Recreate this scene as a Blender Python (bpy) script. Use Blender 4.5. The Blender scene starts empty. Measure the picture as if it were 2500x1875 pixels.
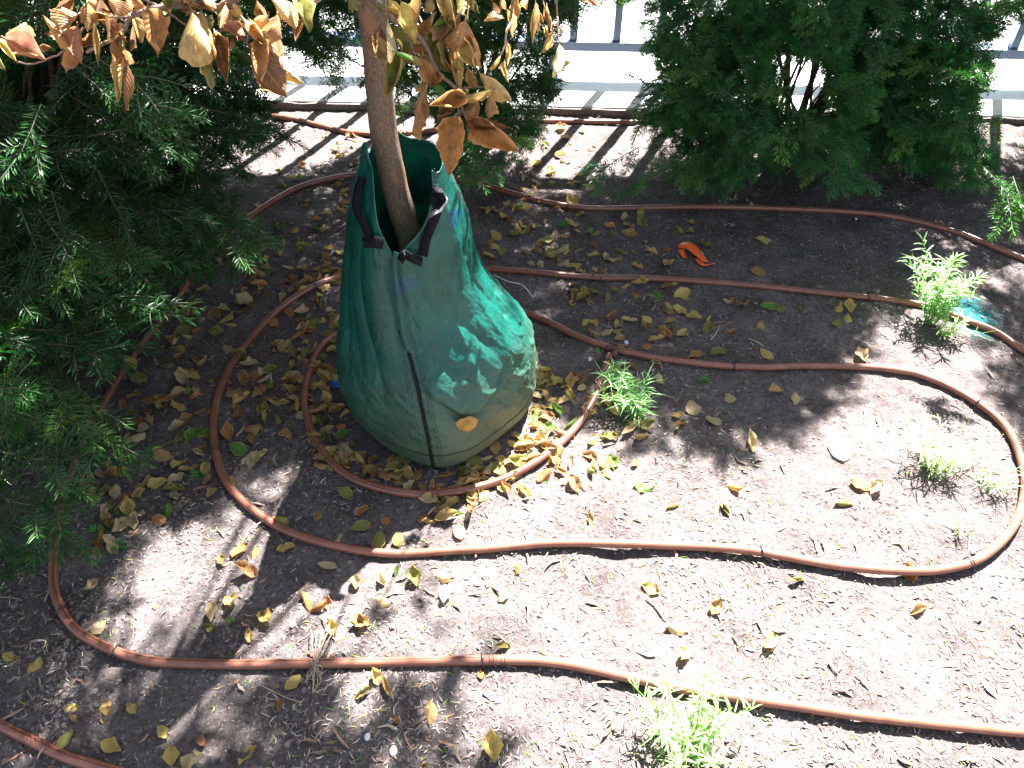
import bpy, math, random
import numpy as np
from mathutils import Vector, Matrix
R = random.Random(7); NR = np.random.default_rng(7)
S = bpy.context.scene; COL = S.collection
rad = math.radians

# ------------------------------------------------------------------ camera
H = 1.45; PITCH = rad(43); F = 1900.0
cam_d = bpy.data.cameras.new('camera'); cam = bpy.data.objects.new('camera', cam_d); COL.objects.link(cam)
cam.location = (0, 0, H); cam.rotation_euler = (rad(90) - PITCH, 0, 0)
cam_d.sensor_width = 36; cam_d.lens = 36 * F / 2500; cam_d.clip_start = 0.05; cam_d.clip_end = 500
S.camera = cam
# ------------------------------------------------------------------ sky and sun
SUN_AZ = rad(24); SUN_EL = rad(50)          # azimuth measured from +Y (away from the camera) towards +X
w = bpy.data.worlds.new('World'); S.world = w; w.use_nodes = True
nt = w.node_tree; nt.nodes.clear()
sky = nt.nodes.new('ShaderNodeTexSky'); sky.sky_type = 'NISHITA'; sky.sun_disc = False
sky.sun_elevation = SUN_EL; sky.sun_rotation = SUN_AZ
bg = nt.nodes.new('ShaderNodeBackground'); bg.inputs[1].default_value = 0.033
ow = nt.nodes.new('ShaderNodeOutputWorld')
hs = nt.nodes.new('ShaderNodeHueSaturation'); hs.inputs['Saturation'].default_value = 0.62
nt.links.new(sky.outputs[0], hs.inputs['Color']); nt.links.new(hs.outputs[0], bg.inputs[0]); nt.links.new(bg.outputs[0], ow.inputs[0])
sd = Vector((math.sin(SUN_AZ) * math.cos(SUN_EL), math.cos(SUN_AZ) * math.cos(SUN_EL), math.sin(SUN_EL)))
sl = bpy.data.lights.new('sun', 'SUN'); so = bpy.data.objects.new('sun', sl); COL.objects.link(so)
sl.energy = 5.0; sl.angle = rad(0.53); sl.color = (1.0, 0.965, 0.975)
so.rotation_euler = sd.to_track_quat('Z', 'Y').to_euler()
S.view_settings.view_transform = 'Standard'; S.view_settings.look = 'None'
S.view_settings.exposure = 3.65; S.view_settings.gamma = 1
S.cycles.max_bounces = 6; S.cycles.transparent_max_bounces = 6
SDIR = np.array(sd)

# ------------------------------------------------------------------ pixel rays to points
CT, ST = math.cos(PITCH), math.sin(PITCH)
def ray(u, v):
    xn = (u - 1250) / F; yn = (937.5 - v) / F
    return np.array((xn, CT + yn * ST, -ST + yn * CT))
def at(u, v, z=0.0):                        # point on the height z
    d = ray(u, v); return np.array((0, 0, H)) + d * ((z - H) / d[2])
def dp(u, v, dep):                          # point at a distance along the view axis
    return np.array((0, 0, H)) + ray(u, v) * dep
def proj(P):
    P = np.asarray(P, float); x = P[..., 0]; y = P[..., 1]; z = P[..., 2] - H
    zc = y * CT - z * ST; yc = y * ST + z * CT
    return 1250 + F * x / zc, 937.5 - F * yc / zc, zc
def inpoly(u, v, poly):
    u = np.atleast_1d(u); v = np.atleast_1d(v); ins = np.zeros(u.shape, bool)
    n = len(poly); j = n - 1
    for i in range(n):
        xi, yi = poly[i]; xj, yj = poly[j]
        c = ((yi > v) != (yj > v)) & (u < (xj - xi) * (v - yi) / ((yj - yi) or 1e-9) + xi)
        ins ^= c; j = i
    return ins

# ------------------------------------------------------------------ noise
def _hash(ix, iy, s):
    n = (ix.astype(np.int64) * 374761393 + iy.astype(np.int64) * 668265263 + s * 974634777) & 0x7fffffff
    n = (n ^ (n >> 13)) * 1274126177 & 0x7fffffff
    return ((n ^ (n >> 16)) & 0xffff) / 65535.0
def vn(x, y, s=0):
    x = np.asarray(x, float); y = np.asarray(y, float)
    ix = np.floor(x); iy = np.floor(y); fx = x - ix; fy = y - iy
    fx = fx * fx * (3 - 2 * fx); fy = fy * fy * (3 - 2 * fy)
    a = _hash(ix, iy, s); b = _hash(ix + 1, iy, s); c = _hash(ix, iy + 1, s); d = _hash(ix + 1, iy + 1, s)
    return (a * (1 - fx) + b * fx) * (1 - fy) + (c * (1 - fx) + d * fx) * fy
def fbm(x, y, s=0, o=4):
    r = 0; a = .5
    for k in range(o):
        r = r + a * vn(x * 2 ** k, y * 2 ** k, s + k); a *= .5
    return r
def soil_h(x, y):
    x = np.asarray(x, float); y = np.asarray(y, float)
    h = (fbm(x * 2.2, y * 2.2, 3, 3) - .45) * .035
    h = h + (fbm(x * 14, y * 14, 11, 3) - .45) * .014
    h = h + (vn(x * 70, y * 70, 21) - .5) * .0045
    return h
def gz(x, y): return float(soil_h(x, y))
def gp(u, v, dz=0.0):
    p = at(u, v, 0); p = at(u, v, gz(p[0], p[1])); return np.array((p[0], p[1], gz(p[0], p[1]) + dz))

# ------------------------------------------------------------------ materials
def mat(name):
    m = bpy.data.materials.new(name); m.use_nodes = True
    n = m.node_tree; b = n.nodes['Principled BSDF']; return m, n, b
def N(n, t, **k):
    x = n.nodes.new(t)
    for a, b in k.items(): setattr(x, a, b)
    return x
def L(n, a, b): n.links.new(a, b)
def rampn(n, src, stops):
    r = N(n, 'ShaderNodeValToRGB'); e = r.color_ramp.elements
    while len(e) < len(stops): e.new(.5)
    for i, (p, c) in enumerate(stops): e[i].position = p; e[i].color = (*c, 1)
    L(n, src, r.inputs[0]); return r.outputs[0]
def noise(n, scale, detail=4, rough=.6, vec=None, dist=0):
    x = N(n, 'ShaderNodeTexNoise'); x.inputs['Scale'].default_value = scale; x.inputs['Detail'].default_value = detail
    x.inputs['Roughness'].default_value = rough; x.inputs['Distortion'].default_value = dist
    if vec is None:
        vec = N(n, 'ShaderNodeTexCoord').outputs['Object']
    L(n, vec, x.inputs['Vector']); return x.outputs[0]
def bump(n, b, src, st, dist, prev=None):
    x = N(n, 'ShaderNodeBump'); x.inputs['Strength'].default_value = st; x.inputs['Distance'].default_value = dist
    L(n, src, x.inputs['Height'])
    if prev is not None: L(n, prev, x.inputs['Normal'])
    L(n, x.outputs[0], b.inputs['Normal']); return x.outputs[0]
def mix(n, f, a, b, mode='MIX'):
    x = N(n, 'ShaderNodeMix', data_type='RGBA', blend_type=mode)
    for i, v in ((0, f), (6, a), (7, b)):
        if isinstance(v, (int, float)): x.inputs[i].default_value = v
        elif isinstance(v, tuple): x.inputs[i].default_value = (*v, 1)
        else: L(n, v, x.inputs[i])
    return x.outputs[2]
def math_(n, op, a, b=0, c=0):
    x = N(n, 'ShaderNodeMath', operation=op)
    for i, v in enumerate((a, b, c)):
        if isinstance(v, (int, float)): x.inputs[i].default_value = v
        else: L(n, v, x.inputs[i])
    return x.outputs[0]
def simple(name, col, rough=.6, spec=.5, metal=0, ns=0, amt=.25):
    m, n, b = mat(name)
    b.inputs['Roughness'].default_value = rough; b.inputs['Specular IOR Level'].default_value = spec
    b.inputs['Metallic'].default_value = metal
    if ns:
        f = noise(n, ns, 5)
        c = rampn(n, f, [(.25, tuple(x * (1 - amt) for x in col)), (.75, tuple(min(1, x * (1 + amt)) for x in col))])
        L(n, c, b.inputs['Base Color']); bump(n, b, f, .3, .001)
    else: b.inputs['Base Color'].default_value = (*col, 1)
    return m

def soil_material():
    m, n, b = mat('soil')
    f1 = noise(n, 7, 6, .65); f2 = noise(n, 90, 6, .75); f3 = noise(n, 420, 3, .7)
    c = rampn(n, f1, [(.3, (.078, .064, .058)), (.55, (.140, .120, .113)), (.75, (.215, .190, .185))])
    c2 = rampn(n, f2, [(.32, (.22, .19, .17)), (.5, (.92, .90, .88)), (.70, (1.45, 1.42, 1.40))])
    c = mix(n, .75, c, c2, 'MULTIPLY')
    sp = rampn(n, f3, [(.68, (0, 0, 0)), (.74, (1, 1, 1))])
    c = mix(n, math_(n, 'MULTIPLY', sp, .35), c, (.42, .38, .34))
    # teal marking paint sprayed on the soil
    tc = N(n, 'ShaderNodeTexCoord').outputs['Object']
    q = gp(2375, 770)
    mp = N(n, 'ShaderNodeMapping'); mp.inputs['Location'].default_value = (-q[0], -q[1], 0); L(n, tc, mp.inputs['Vector'])
    sc = N(n, 'ShaderNodeVectorMath', operation='MULTIPLY'); sc.inputs[1].default_value = (11, 8, 0); L(n, mp.outputs[0], sc.inputs[0])
    ln = N(n, 'ShaderNodeVectorMath', operation='LENGTH'); L(n, sc.outputs[0], ln.inputs[0])
    d = math_(n, 'ADD', ln.outputs['Value'], math_(n, 'MULTIPLY', math_(n, 'SUBTRACT', noise(n, 45, 4, .7), .5), 2.2))
    pm = rampn(n, d, [(.55, (1, 1, 1)), (1.0, (0, 0, 0))])
    c = mix(n, math_(n, 'MULTIPLY', pm, .85), c, (.0, .10, .105))
    L(n, c, b.inputs['Base Color']); b.inputs['Roughness'].default_value = .95; b.inputs['Specular IOR Level'].default_value = .05
    p = bump(n, b, f2, 1.0, .009); bump(n, b, f3, .9, .003, p)
    return m
def leaf_material(name, trans=.42):
    m, n, b = mat(name)
    at_ = N(n, 'ShaderNodeAttribute', attribute_name='tint')
    uv = N(n, 'ShaderNodeUVMap').outputs[0]
    sx = N(n, 'ShaderNodeSeparateXYZ'); L(n, uv, sx.inputs[0])
    au = math_(n, 'ABSOLUTE', math_(n, 'SUBTRACT', sx.outputs[0], .5))
    blot = noise(n, 60, 4, .6)
    c = mix(n, .7, at_.outputs['Color'], rampn(n, blot, [(.32, (.38, .32, .26)), (.55, (1.1, 1.1, 1.1))]), 'MULTIPLY')
    # side veins: slanted stripes in leaf space, plus a midrib
    vv = math_(n, 'SUBTRACT', math_(n, 'MULTIPLY', sx.outputs[1], 9), math_(n, 'MULTIPLY', au, 6))
    fr = math_(n, 'ABSOLUTE', math_(n, 'SUBTRACT', math_(n, 'FRACT', vv), .5))
    vein = math_(n, 'LESS_THAN', fr, .07); mid = math_(n, 'LESS_THAN', au, .022)
    vm = math_(n, 'MAXIMUM', math_(n, 'MULTIPLY', vein, .45), mid)
    c = mix(n, math_(n, 'MULTIPLY', vm, .28), c, (.62, .46, .2))
    edge = rampn(n, math_(n, 'ADD', au, math_(n, 'MULTIPLY', blot, .12)), [(.44, (0, 0, 0)), (.55, (1, 1, 1))])
    c = mix(n, math_(n, 'MULTIPLY', edge, .55), c, (.58, .38, .16))
    L(n, c, b.inputs['Base Color']); b.inputs['Roughness'].default_value = .5; b.inputs['Specular IOR Level'].default_value = .35
    h = math_(n, 'ADD', math_(n, 'MULTIPLY', fr, 1.0), math_(n, 'MULTIPLY', blot, .8)); bump(n, b, h, .9, .002)
    tr = N(n, 'ShaderNodeBsdfTranslucent'); L(n, c, tr.inputs[0])
    ms = N(n, 'ShaderNodeMixShader'); ms.inputs[0].default_value = trans
    L(n, b.outputs[0], ms.inputs[1]); L(n, tr.outputs[0], ms.inputs[2])
    L(n, ms.outputs[0], n.nodes['Material Output'].inputs[0]); return m
def plant_material(name, trans=.3, rough=.4, spec=.5):
    m, n, b = mat(name)
    a = N(n, 'ShaderNodeAttribute', attribute_name='tint')
    L(n, a.outputs['Color'], b.inputs['Base Color']); b.inputs['Roughness'].default_value = rough
    b.inputs['Specular IOR Level'].default_value = spec
    tr = N(n, 'ShaderNodeBsdfTranslucent'); L(n, mix(n, 1, a.outputs['Color'], (1.3, 1.5, .7), 'MULTIPLY'), tr.inputs[0])
    ms = N(n, 'ShaderNodeMixShader'); ms.inputs[0].default_value = trans
    L(n, b.outputs[0], ms.inputs[1]); L(n, tr.outputs[0], ms.inputs[2])
    L(n, ms.outputs[0], n.nodes['Material Output'].inputs[0]); return m
def bark_material(name, c0, c1, c2):
    m, n, b = mat(name)
    tc = N(n, 'ShaderNodeTexCoord').outputs['Object']
    mp = N(n, 'ShaderNodeMapping'); mp.inputs['Scale'].default_value = (1, 1, .55); L(n, tc, mp.inputs[0])
    f = noise(n, 260, 5, .7, mp.outputs[0]); g = noise(n, 22, 4, .6, mp.outputs[0])
    c = rampn(n, f, [(.3, c0), (.65, c1)])
    c = mix(n, rampn(n, g, [(.6, (0, 0, 0)), (.66, (1, 1, 1))]), c, c2)
    L(n, c, b.inputs['Base Color']); b.inputs['Roughness'].default_value = .85
    bump(n, b, f, .8, .0025); return m
def bag_material():
    m, n, b = mat('green_woven_plastic')
    tc = N(n, 'ShaderNodeTexCoord').outputs['Object']
    sx = N(n, 'ShaderNodeSeparateXYZ'); L(n, tc, sx.inputs[0])
    uv = N(n, 'ShaderNodeUVMap').outputs[0]
    ck = N(n, 'ShaderNodeTexChecker'); ck.inputs['Scale'].default_value = 1
    mp = N(n, 'ShaderNodeMapping'); mp.inputs['Scale'].default_value = (430, 260, 1); L(n, uv, mp.inputs[0])
    wv = N(n, 'ShaderNodeVectorMath', operation='SINE'); L(n, mp.outputs[0], wv.inputs[0])
    s2 = N(n, 'ShaderNodeSeparateXYZ'); L(n, wv.outputs[0], s2.inputs[0])
    weave = math_(n, 'MULTIPLY', s2.outputs[0], s2.outputs[1])
    big = noise(n, 9, 4, .6); st = noise(n, 30, 5, .7, None, 1.5)
    c = rampn(n, big, [(.3, (.003, .056, .040)), (.7, (.008, .118, .086))])
    # dried mud on the lower half, heavier on the right-hand side
    mps = N(n, 'ShaderNodeMapping'); mps.inputs['Scale'].default_value = (3, 3, 14); L(n, tc, mps.inputs[0])
    streak = noise(n, 3.5, 5, .7, mps.outputs[0])
    low = N(n, 'ShaderNodeMapRange'); low.inputs[1].default_value = .29; low.inputs[2].default_value = .05; L(n, sx.outputs[2], low.inputs[0])
    side = N(n, 'ShaderNodeMapRange'); side.inputs[1].default_value = -.22; side.inputs[2].default_value = .15; L(n, sx.outputs[0], side.inputs[0])
    dm = math_(n, 'MULTIPLY', low.outputs[0], math_(n, 'ADD', .35, side.outputs[0]))
    dm = math_(n, 'MULTIPLY', dm, rampn(n, streak, [(.3, (.25, .25, .25)), (.7, (1, 1, 1))]))
    c = mix(n, math_(n, 'MULTIPLY', dm, .75), c, (.150, .135, .068))
    # faded rubbed film over the front
    c = mix(n, math_(n, 'MULTIPLY', rampn(n, st, [(.5, (0, 0, 0)), (.68, (1, 1, 1))]), .12), c, (.10, .22, .17))
    # blue rubbed marks
    for (q, r) in (((-.030, -.135, .475), .038), ((.085, -.07, .59), .035)):
        vs = N(n, 'ShaderNodeVectorMath', operation='SUBTRACT'); vs.inputs[1].default_value = q; L(n, tc, vs.inputs[0])
        v2 = N(n, 'ShaderNodeVectorMath', operation='MULTIPLY'); v2.inputs[1].default_value = (1, .6, 1.5); L(n, vs.outputs[0], v2.inputs[0])
        ln = N(n, 'ShaderNodeVectorMath', operation='LENGTH'); L(n, v2.outputs[0], ln.inputs[0])
        d = math_(n, 'ADD', math_(n, 'DIVIDE', ln.outputs['Value'], r), math_(n, 'MULTIPLY', math_(n, 'SUBTRACT', st, .5), 2))
        c = mix(n, math_(n, 'MULTIPLY', rampn(n, d, [(.6, (1, 1, 1)), (.95, (0, 0, 0))]), .38), c, (.008, .06, .17))
    L(n, c, b.inputs['Base Color'])
    b.inputs['Roughness'].default_value = .38; b.inputs['Specular IOR Level'].default_value = .5
    L(n, math_(n, 'ADD', .20, math_(n, 'MULTIPLY', dm, .45)), b.inputs['Roughness'])
    cr = noise(n, 22, 6, .68, None, 3.0)
    p = bump(n, b, cr, .5, .006); p = bump(n, b, weave, .28, .0007, p)
    tr = N(n, 'ShaderNodeBsdfTranslucent'); L(n, mix(n, 1, c, (1.2, 1.4, 1.3), 'MULTIPLY'), tr.inputs[0])
    ms = N(n, 'ShaderNodeMixShader'); ms.inputs[0].default_value = .24
    L(n, b.outputs[0], ms.inputs[1]); L(n, tr.outputs[0], ms.inputs[2])
    L(n, ms.outputs[0], n.nodes['Material Output'].inputs[0]); return m
def hose_material():
    m, n, b = mat('brown_tubing')
    f = noise(n, 30, 4, .6); d = noise(n, 160, 4, .7)
    c = rampn(n, f, [(.3, (.160, .058, .034)), (.7, (.235, .092, .056))])
    c = mix(n, math_(n, 'MULTIPLY', rampn(n, d, [(.6, (0, 0, 0)), (.75, (1, 1, 1))]), .35), c, (.22, .18, .15))
    L(n, c, b.inputs['Base Color']); b.inputs['Roughness'].default_value = .32
    bump(n, b, d, .15, .0006); return m
def strap_material():
    m, n, b = mat('black_webbing')
    uv = N(n, 'ShaderNodeUVMap').outputs[0]; sx = N(n, 'ShaderNodeSeparateXYZ'); L(n, uv, sx.inputs[0])
    s = math_(n, 'SINE', math_(n, 'MULTIPLY', sx.outputs[1], 420))
    L(n, mix(n, math_(n, 'MULTIPLY', math_(n, 'ADD', s, 1), .5), (.0015, .0015, .002), (.0075, .0075, .011)), b.inputs['Base Color'])
    b.inputs['Roughness'].default_value = .45; b.inputs['Specular IOR Level'].default_value = .2
    bump(n, b, s, .6, .001); return m

M = dict(
    soil=soil_material(), leaf=leaf_material('dry_leaf'), bag=bag_material(), hose=hose_material(), strap=strap_material(),
    yew=plant_material('yew_needles', .25, .42, .35), weed=plant_material('weed_blades', .35, .5, .4),
    bark=bark_material('tan_bark', (.055, .033, .019), (.19, .125, .075), (.23, .11, .058)),
    twig=bark_material('grey_brown_twig', (.12, .07, .045), (.27, .19, .14), (.22, .12, .08)),
    yewbark=bark_material('yew_bark', (.06, .035, .022), (.15, .085, .05), (.12, .05, .03)),
    yewshoot=simple('green_brown_shoots', (.035, .045, .014), .7),
    concrete=simple('pale_concrete', (.60, .60, .58), .9, .3, 0, 60, .12),
    kerb=simple('kerb_concrete', (.42, .41, .39), .9, .3, 0, 50, .2),
    kerbshade=simple('shade_dark_kerb', (.12, .105, .10), .95, .2, 0, 60, .3),  # shade on the kerb's front put into the base colour
    asphalt=simple('asphalt', (.06, .06, .06), .9, .3, 0, 80, .3),
    iron=simple('flare_tinted_metal', (.10, .15, .235), .4, .5, 0, 90, .2),  # pale blue of lens flare put into the colour; bare metal is darker
    wire=simple('galvanised_dark_wire', (.05, .05, .05), .35, .5, .6),
    stripe=simple('dark_tubing_stripe', (.03, .012, .01), .5),
    zip=simple('black_zip_tape', (.003, .004, .004), .8, .15), thread=simple('black_thread', (.008, .016, .014), .8),
    orange=simple('orange_flagging_tape', (.85, .13, .025), .4, .5, 0, 60, .15),
    blue=simple('blue_plastic_twine', (.015, .10, .42), .4, .5, 0, 60, .3),
    white=simple('pale_stone', (.55, .54, .55), .8, .3, 0, 80, .2),
    straw=simple('dead_straw', (.36, .27, .19), .8, .3, 0, 60, .3),
    chip=plant_material('mulch_bits', .0, .9, .2),
    crumb=simple('dry_soil_crumbs', (.140, .118, .108), .95, .2, 0, 60, .35),
    black=simple('drip_fitting', (.10, .045, .03), .5),
)

# ------------------------------------------------------------------ object helpers
def mesh_obj(name, V, Fc, m, parent=None, tint=None, uv=None, smooth=True, loc=None):
    """V (n,3) in world space, Fc list/array of faces (same size) or list of arrays"""
    V = np.asarray(V, np.float32)
    if parent is not None: V = V - np.array(parent.matrix_world.translation if parent.parent is None else parent['_o'], np.float32)
    elif loc is not None: V = V - np.array(loc, np.float32)
    if not isinstance(Fc, (list, tuple)) or (len(Fc) and np.isscalar(Fc[0][0])): groups = [np.asarray(Fc, np.int32)]
    else: groups = [np.asarray(g, np.int32) for g in Fc if len(g)]
    me = bpy.data.meshes.new(name)
    me.vertices.add(len(V)); me.vertices.foreach_set('co', V.ravel())
    idx = np.concatenate([g.ravel() for g in groups]); tot = np.concatenate([np.full(len(g), g.shape[1], np.int32) for g in groups])
    st = np.concatenate(([0], np.cumsum(tot)[:-1])).astype(np.int32)
    me.loops.add(len(idx)); me.loops.foreach_set('vertex_index', idx)
    me.polygons.add(len(tot)); me.polygons.foreach_set('loop_start', st); me.polygons.foreach_set('loop_total', tot)
    me.polygons.foreach_set('use_smooth', np.full(len(tot), smooth))
    if uv is not None:
        l = me.uv_layers.new(name='UVMap'); l.data.foreach_set('uv', np.asarray(uv, np.float32)[idx].ravel())
    if tint is not None:
        a = me.color_attributes.new('tint', 'FLOAT_COLOR', 'POINT')
        t = np.ones((len(V), 4), np.float32); t[:, :3] = tint; a.data.foreach_set('color', t.ravel())
    me.update(calc_edges=True); me.validate()
    me.materials.append(M[m] if isinstance(m, str) else m)
    o = bpy.data.objects.new(name, me); COL.objects.link(o)
    if parent is not None:
        o.parent = parent; o['_o'] = list(parent['_o'])
    else:
        if loc is not None: o.location = loc
        o['_o'] = list(loc) if loc is not None else [0, 0, 0]
    return o
def empty(name, loc):
    o = bpy.data.objects.new(name, None); COL.objects.link(o); o.location = loc; o['_o'] = [float(x) for x in loc]
    o.empty_display_size = .05
    o.matrix_world = Matrix.Translation(Vector(loc)); return o
def tag(o, label=None, cat=None, group=None, kind=None):
    if label: o['label'] = label
    if cat: o['category'] = cat
    if group: o['group'] = group
    if kind: o['kind'] = kind
    return o
class MB:
    def __init__(s): s.V = []; s.G = {}; s.T = []; s.U = []; s.n = 0
    def add(s, V, Fc, tint=(1, 1, 1), uv=None):
        V = np.asarray(V, float); Fc = np.asarray(Fc, int)
        s.V.append(V); s.G.setdefault(Fc.shape[1], []).append(Fc + s.n)
        t = np.empty((len(V), 3)); t[:] = tint; s.T.append(t)
        s.U.append(np.zeros((len(V), 2)) if uv is None else uv); s.n += len(V)
    def build(s, name, m, parent=None, smooth=True, loc=None):
        return mesh_obj(name, np.concatenate(s.V), [np.concatenate(g) for g in s.G.values()], m, parent,
                        np.concatenate(s.T), np.concatenate(s.U), smooth, loc)
def catmull(P, n):
    P = np.asarray(P, float); Q = np.vstack((2 * P[0] - P[1], P, 2 * P[-1] - P[-2])); out = []
    for i in range(1, len(Q) - 2):
        t = np.linspace(0, 1, n, endpoint=False)[:, None]
        a, b, c, d = Q[i - 1], Q[i], Q[i + 1], Q[i + 2]
        out.append(.5 * (2 * b + (c - a) * t + (2 * a - 5 * b + 4 * c - d) * t ** 2 + (3 * b - a - 3 * c + d) * t ** 3))
    out.append(Q[-2][None]); return np.vstack(out)
def frames(P):
    T = np.gradient(P, axis=0); T /= np.linalg.norm(T, axis=1)[:, None] + 1e-12
    up = np.array((0, 0, 1.)); Nn = []
    if abs(T[0] @ up) > .9: up = np.array((0, 1., 0))
    n = np.cross(T[0], up); n /= np.linalg.norm(n)
    for t in T:
        n = n - t * (n @ t); n /= np.linalg.norm(n) + 1e-12; Nn.append(n.copy())
    Nn = np.array(Nn); return T, Nn, np.cross(T, Nn)
def tube(P, r, k=8, cap=True):
    P = np.asarray(P, float); T, A, B = frames(P); r = np.broadcast_to(np.asarray(r, float), (len(P),))
    a = np.linspace(0, 2 * math.pi, k, endpoint=False)
    V = (P[:, None] + r[:, None, None] * (np.cos(a)[None, :, None] * A[:, None] + np.sin(a)[None, :, None] * B[:, None])).reshape(-1, 3)
    i = np.arange(len(P) - 1)[:, None] * k; j = np.arange(k)[None]; j2 = (j + 1) % k
    Fq = np.stack((i + j, i + j2, i + k + j2, i + k + j), -1).reshape(-1, 4)
    if cap:
        n = len(V); V = np.vstack((V, P[0], P[-1])); e = (len(P) - 1) * k
        c = [(n, (q + 1) % k, q, n) for q in range(k)] + [(n + 1, e + q, e + (q + 1) % k, n + 1) for q in range(k)]
        Ft = np.array([(a_, b_, c_) for a_, b_, c_, _ in c])
    else: Ft = None
    return V, Fq, Ft
def add_tube(mb, P, r, k=8, tint=(1, 1, 1), cap=True):
    V, Fq, Ft = tube(P, r, k, cap)
    n0 = mb.n; uv = np.zeros((len(V), 2))
    mb.add(V, Fq, tint, uv)
    if Ft is not None:
        mb.G.setdefault(3, []).append(Ft + n0)
def box(mb, lo, hi, fr=None, tint=(1, 1, 1)):
    x0, y0, z0 = lo; x1, y1, z1 = hi
    V = np.array([(x, y, z) for z in (z0, z1) for y in (y0, y1) for x in (x0, x1)], float)
    if fr is not None: V = fr(V)
    mb.add(V, [(0, 2, 3, 1), (4, 5, 7, 6), (0, 1, 5, 4), (2, 6, 7, 3), (0, 4, 6, 2), (1, 3, 7, 5)], tint)
def ribbon(P, Wd, width, th=.0012):
    """flat strap along P, Wd = width direction per point"""
    P = np.asarray(P, float); T = np.gradient(P, axis=0); T /= np.linalg.norm(T, axis=1)[:, None]
    Wd = np.broadcast_to(np.asarray(Wd, float), P.shape); Wd = Wd - T * np.sum(Wd * T, 1)[:, None]; Wd = Wd / np.linalg.norm(Wd, axis=1)[:, None]
    Nn = np.cross(T, Wd); h = width / 2
    V = np.stack((P - Wd * h - Nn * th, P + Wd * h - Nn * th, P + Wd * h + Nn * th, P - Wd * h + Nn * th), 1).reshape(-1, 3)
    s = np.concatenate(([0], np.cumsum(np.linalg.norm(np.diff(P, axis=0), axis=1))))
    uv = np.stack((np.tile((0, 1, 1, 0), len(P)), np.repeat(s / .1, 4)), 1)
    i = np.arange(len(P) - 1)[:, None] * 4; j = np.arange(4)[None]; j2 = (j + 1) % 4
    Fq = np.stack((i + j, i + j2, i + 4 + j2, i + 4 + j), -1).reshape(-1, 4)
    e = (len(P) - 1) * 4
    Fq = np.vstack((Fq, [(3, 2, 1, 0), (e, e + 1, e + 2, e + 3)])); return V, Fq, uv

# ------------------------------------------------------------------ soil, kerb, pavement (the setting)
K0 = at(850, 265); K1 = at(2460, 300); kd = (K1 - K0)[:2]; kd /= np.linalg.norm(kd); kn = np.array((-kd[1], kd[0]))
def kf(V):                                   # kerb frame: x along kerb (0 at K0), y beyond it, z up
    V = np.asarray(V, float); o = np.empty_like(V)
    o[:, :2] = K0[:2] + V[:, :1] * kd + V[:, 1:2] * kn; o[:, 2] = V[:, 2]; return o
def grid(xs, ys, hf):
    X, Y = np.meshgrid(xs, ys); V = np.stack((X, Y, hf(X, Y)), -1).reshape(-1, 3)
    nx = len(xs); i = np.arange(len(ys) - 1)[:, None] * nx; j = np.arange(nx - 1)[None]
    return V, np.stack((i + j, i + j + 1, i + nx + j + 1, i + nx + j), -1).reshape(-1, 4)
xs = np.concatenate((np.linspace(-9, -2.0, 40, endpoint=False), np.arange(-2.0, 2.6, .009), np.linspace(2.6, 9, 40)))
ys = np.concatenate((np.linspace(-8, .35, 50, endpoint=False), np.arange(.35, 3.36, .009)))
V, Fq = grid(xs, ys, lambda x, y: soil_h(x, y))
V[:, 1] += -.0 ; yy = V[:, 1]; lim = (K0[1] + .0) + (V[:, 0] - K0[0]) * kd[1] / kd[0]
V[:, 1] = np.where(yy > 3.05, np.minimum(yy, lim + (yy - 3.36) * .05), yy)
tag(mesh_obj('soil', V, Fq, 'soil'), kind='structure')
mb = MB(); box(mb, (-12, .0, -.15), (14, .17, .032), kf)
ko = mb.build('kerb', 'kerb', smooth=False); tag(ko, kind='structure')
bv = ko.modifiers.new('bevel', 'BEVEL'); bv.width = .008; bv.segments = 2
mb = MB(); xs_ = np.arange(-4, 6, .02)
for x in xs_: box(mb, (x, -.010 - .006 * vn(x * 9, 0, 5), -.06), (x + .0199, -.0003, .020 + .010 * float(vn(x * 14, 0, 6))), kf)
tag(mb.build('kerb_face_shade', 'kerbshade', smooth=False), kind='structure')  # thin dark slab added in front of the kerb as its painted shade
mb = MB(); box(mb, (-20, .172, -.3), (22, 4.2, .028), kf); tag(mb.build('pavement', 'concrete', smooth=False), kind='structure')
mb = MB(); box(mb, (-40, 4.2, -.4), (42, 13, -.09), kf); tag(mb.build('road', 'asphalt', smooth=False), kind='structure')
mb = MB(); box(mb, (-40, 13, -.4), (42, 60, .02), kf); tag(mb.build('far_pavement', 'concrete', smooth=False), kind='structure')

# ------------------------------------------------------------------ fence
fe = empty('metal_fence', tuple(kf(np.array([(2., .36, .03)]))[0]))
tag(fe, 'dark metal picket fence standing on pale concrete behind the bushes', 'fence')
RY = .30; RB = .157; RT = .196; X0 = 1.1 - 5 * .205
mb = MB(); box(mb, (-4, RY, RB), (7, RY + .085, RT), kf); rl = mb.build('bottom_rail', 'iron', fe, False)
mb = MB(); box(mb, (-4, RY + .005, 1.22), (7, RY + .055, 1.26), kf); mb.build('top_rail', 'iron', fe, False)
def fx(u, v, y):   # kerb-frame x of the picket seen at pixel u, v on the rail
    d = ray(u, v); t = (RT - H) / d[2]; p = d[:2] * t; return float((p - K0[:2]) @ kd)
px1 = fx(1400, 103, RY); px2 = fx(1506, 106, RY); pitch = px2 - px1
for k in range(-22, 28):
    x = px1 + k * pitch
    if x < -3.9 or x > 6.9: continue
    mb = MB(); box(mb, (x - .0165, RY + .012, RT), (x + .0165, RY + .045, 1.22), kf); mb.build('picket', 'iron', fe, False)
xp = float((at(1349, 212, .03)[:2] - K0[:2]) @ kd)
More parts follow.
